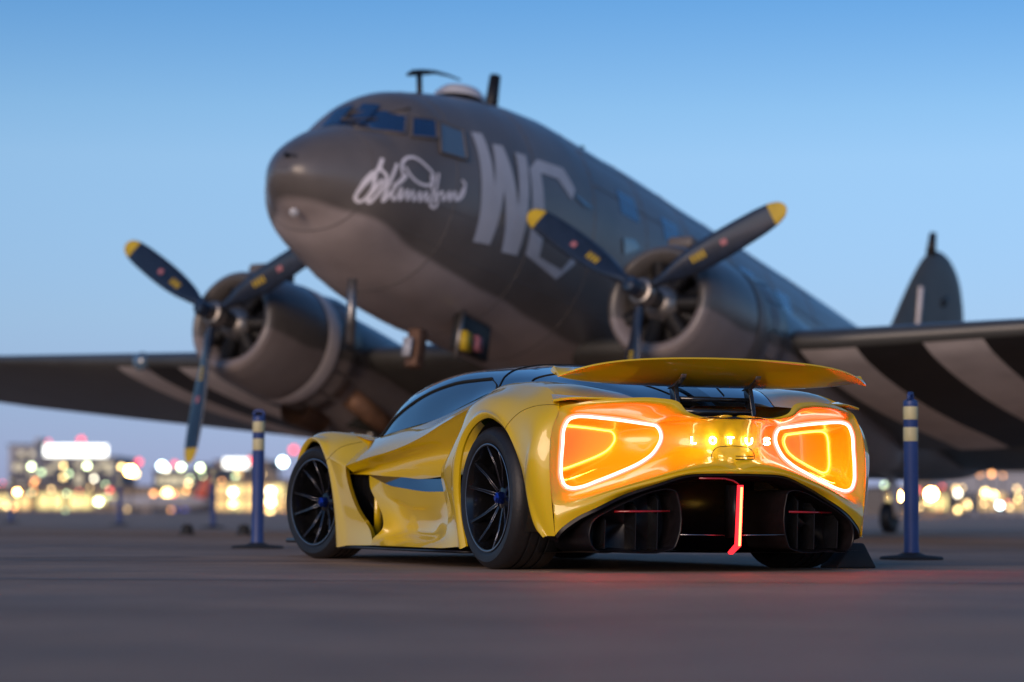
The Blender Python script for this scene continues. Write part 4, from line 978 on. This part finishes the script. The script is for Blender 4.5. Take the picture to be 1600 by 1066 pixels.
building('lit_hangar', 'open hangar glowing warm yellow behind the blue post', 332, 450, 752, 440, tan_b, [(335, 446, 757, 800, 5, 2, (yel_w, warm_w))], [(390, 720, red_l, .5), (459, 703, red_l, .7)])
building('hangar_annexe', 'brown annexe beside the lit hangar with dim windows', 335, 420, 722, 540, tan_b, [(340, 415, 728, 748, 8, 1, (dim_glass, dim_glass, warm_w))])
building('far_warehouse', 'pale pinkish warehouse with a few warm windows behind the tail wheel', 1478, 1640, 738, 500, conc, [(1500, 1600, 770, 798, 7, 2, (dim_glass, warm_w, dim_glass))])
building('low_depot', 'low tan depot with glowing windows beyond the tail', 1380, 1500, 762, 470, tan_b, [(1386, 1496, 772, 798, 7, 1, (warm_w, yel_w, dim_glass))])
building('service_building', 'low dark service building hidden behind the parked car', 470, 900, 775, 520, dark_b, [(480, 880, 780, 796, 14, 1, (dim_glass, warm_w))])
building('maintenance_shed', 'low grey maintenance shed behind the sports car tail', 920, 1360, 772, 520, grey_b, [(940, 1340, 778, 796, 14, 1, (dim_glass, cool_w))])
def lamp(px, py, d, m, rad_, label, group):
    p = at_d(px, py, d); root = empty('light_pole', (p.x, p.y, 0)); tag(root, label, 'lamp', group)
    mb = MB(); mb.tube([(0, .5, 0), (0, .5, p.z+.2), (0, .1, p.z+.25)], .11, 6); mb.build('pole', dark_b, root)
    mb = MB(); mb.lathe([(.001, -rad_), (rad_*.75, -rad_*.66), (rad_, 0), (rad_*.75, rad_*.66), (.001, rad_)], 12, axis='z'); mb.build('lamp_head', m, root, loc=(0, 0, p.z))
for px, py, m, rr_ in ((49, 729, green_l, .40), (99, 728, warm_l, .30), (136, 728, green_l, .40), (147, 748, white_l, .28), (253, 728, cold_l, .6), (260, 733, white_l, .35), (283, 730, green_l, .45), (313, 731, green_l, .45), (99, 746, warm_l, .35), (190, 730, warm_l, .4), (212, 741, warm_l, .4)):
    lamp(px, py, 440+random.uniform(-15, 15), m, rr_, 'bright round lamp on a pole above the terminal roofs', 'lamps above the terminal')
lamp(442, 722, 430, cold_l, .70, 'big cold white floodlight on a pole ahead of the front wheel', None)
lamp(204, 736, 300, orange_l, .55, 'dazzling orange sodium lamp on a pole between terminal and shed', None)
lamp(27, 769, 420, orange_l, .32, 'small orange lamp on a pole at the near end of the terminal', None)
for px, py, m, rr_ in ((261, 771, warm_l, .8), (364, 769, white_l, .55), (364, 787, warm_l, .55), (423, 768, white_l, .62), (423, 784, green_l, .62), (422, 800, warm_l, .45), (154, 784, green_l, .55)):
    lamp(px, py, 425, m, rr_, 'low round lamp standing in front of the lit halls', 'lamps before the lit halls')
for px, py, m, rr_ in ((1496, 771, white_l, .5), (1540, 770, warm_l, .6), (1552, 774, warm_l, .6), (1562, 790, cold_l, .45), (1496, 797, warm_l, .4), (1450, 783, warm_l, .45), (1590, 780, warm_l, .4), (1512, 790, warm_l, .35)):
    lamp(px, py, 440, m, rr_, 'round lamp on a pole beyond the tail wheel', 'lamps beyond the tail wheel')
# floodlit white board
p0 = at_d(350, 731, 445); p1 = at_d(388, 717, 445); root = empty('lit_billboard', ((p0.x+p1.x)/2, 445, 0)); tag(root, 'white lit billboard on two legs beside the lit hangar', 'billboard')
mb = MB(); mb.box((0, 0, (p0.z+p1.z)/2), (p1.x-p0.x, .5, p1.z-p0.z)); mb.build('panel', sign_w, root, smooth=False)
for x in (-1.2, 1.2):
    mb = MB(); mb.tube([(x, .5, 0), (x, .5, p0.z)], .12, 6); mb.build('leg', dark_b, root)
# red tail of a parked airliner
redtail = mat('red_tail_paint', (.62, .09, .05), .4, emit=(.9, .12, .05), estr=0.0)
a_ = at_d(300, 803, 400); root = empty('parked_airliner', (a_.x, 400, 0)); tag(root, 'distant airliner with a red tail fin parked by the halls', 'aeroplane')
k = 400/FPX
mb = MB(); mb.prism([(0, -.3, 2.2), (2.2, -.3, 2.2), (3.0, -.3, 5.6), (1.9, -.3, 5.6)], (0, .6, 0)); bevel(mb.build('tail_fin', redtail, root), .1)
mb = MB(); mb.lathe([(.001, 0), (.5, .8), (1.0, 3.0), (1.1, 8), (1.1, 14), (.8, 16), (.001, 17.5)], 20, axis='x', c=(-14.5, 0, 1.6)); mb.build('fuselage', conc, root)
for x in (-9, -2):
    mb = MB(); mb.lathe([(.001, -.15), (.45, -.15), (.45, .15), (.001, .15)], 16, c=(x, 0, .45)); mb.build('wheel', rubber, root)
    mb = MB(); mb.tube([(x, 0, .45), (x, 0, 1.2)], .1, 6); mb.build('leg', metal, root)

# many small lights strung along the far edge of the field
rl = random.Random(3)
dimw = glow('far_warm_lamp', (1.0, .66, .28), 7); dimo = glow('far_orange_lamp', (1.0, .42, .14), 7); dimg = glow('far_green_lamp', (.75, 1.0, .55), 5); dimr = glow('far_red_lamp', (1.0, .12, .12), 5)
for k in range(64):
    px = rl.uniform(-10, 470) if k < 44 else rl.uniform(1375, 1600)
    if 340 < px < 345: continue
    lamp(px, rl.uniform(738, 799), rl.uniform(380, 436), rl.choice((dimw, dimw, dimo, dimo, dimg, dimr)), rl.uniform(.16, .34), 'small dim lamp on a thin pole among the lights along the airfield edge', 'small lamps along the airfield edge')

for k, (px, py, wh_) in enumerate(((560, 778, 'behind the front wheel'), (640, 776, 'behind the door'), (700, 780, 'behind the rear wheel'), (960, 780, 'behind the glowing left tail light'), (1100, 778, 'behind the tail badge'), (1400, 776, 'between tail wheel and banded blue post'), (1455, 772, 'right of the banded blue post'))):
    lamp(px, py, 260, orange_s, .5, 'orange sodium lamp on a low pole far '+wh_, 'sodium lamps across the apron')
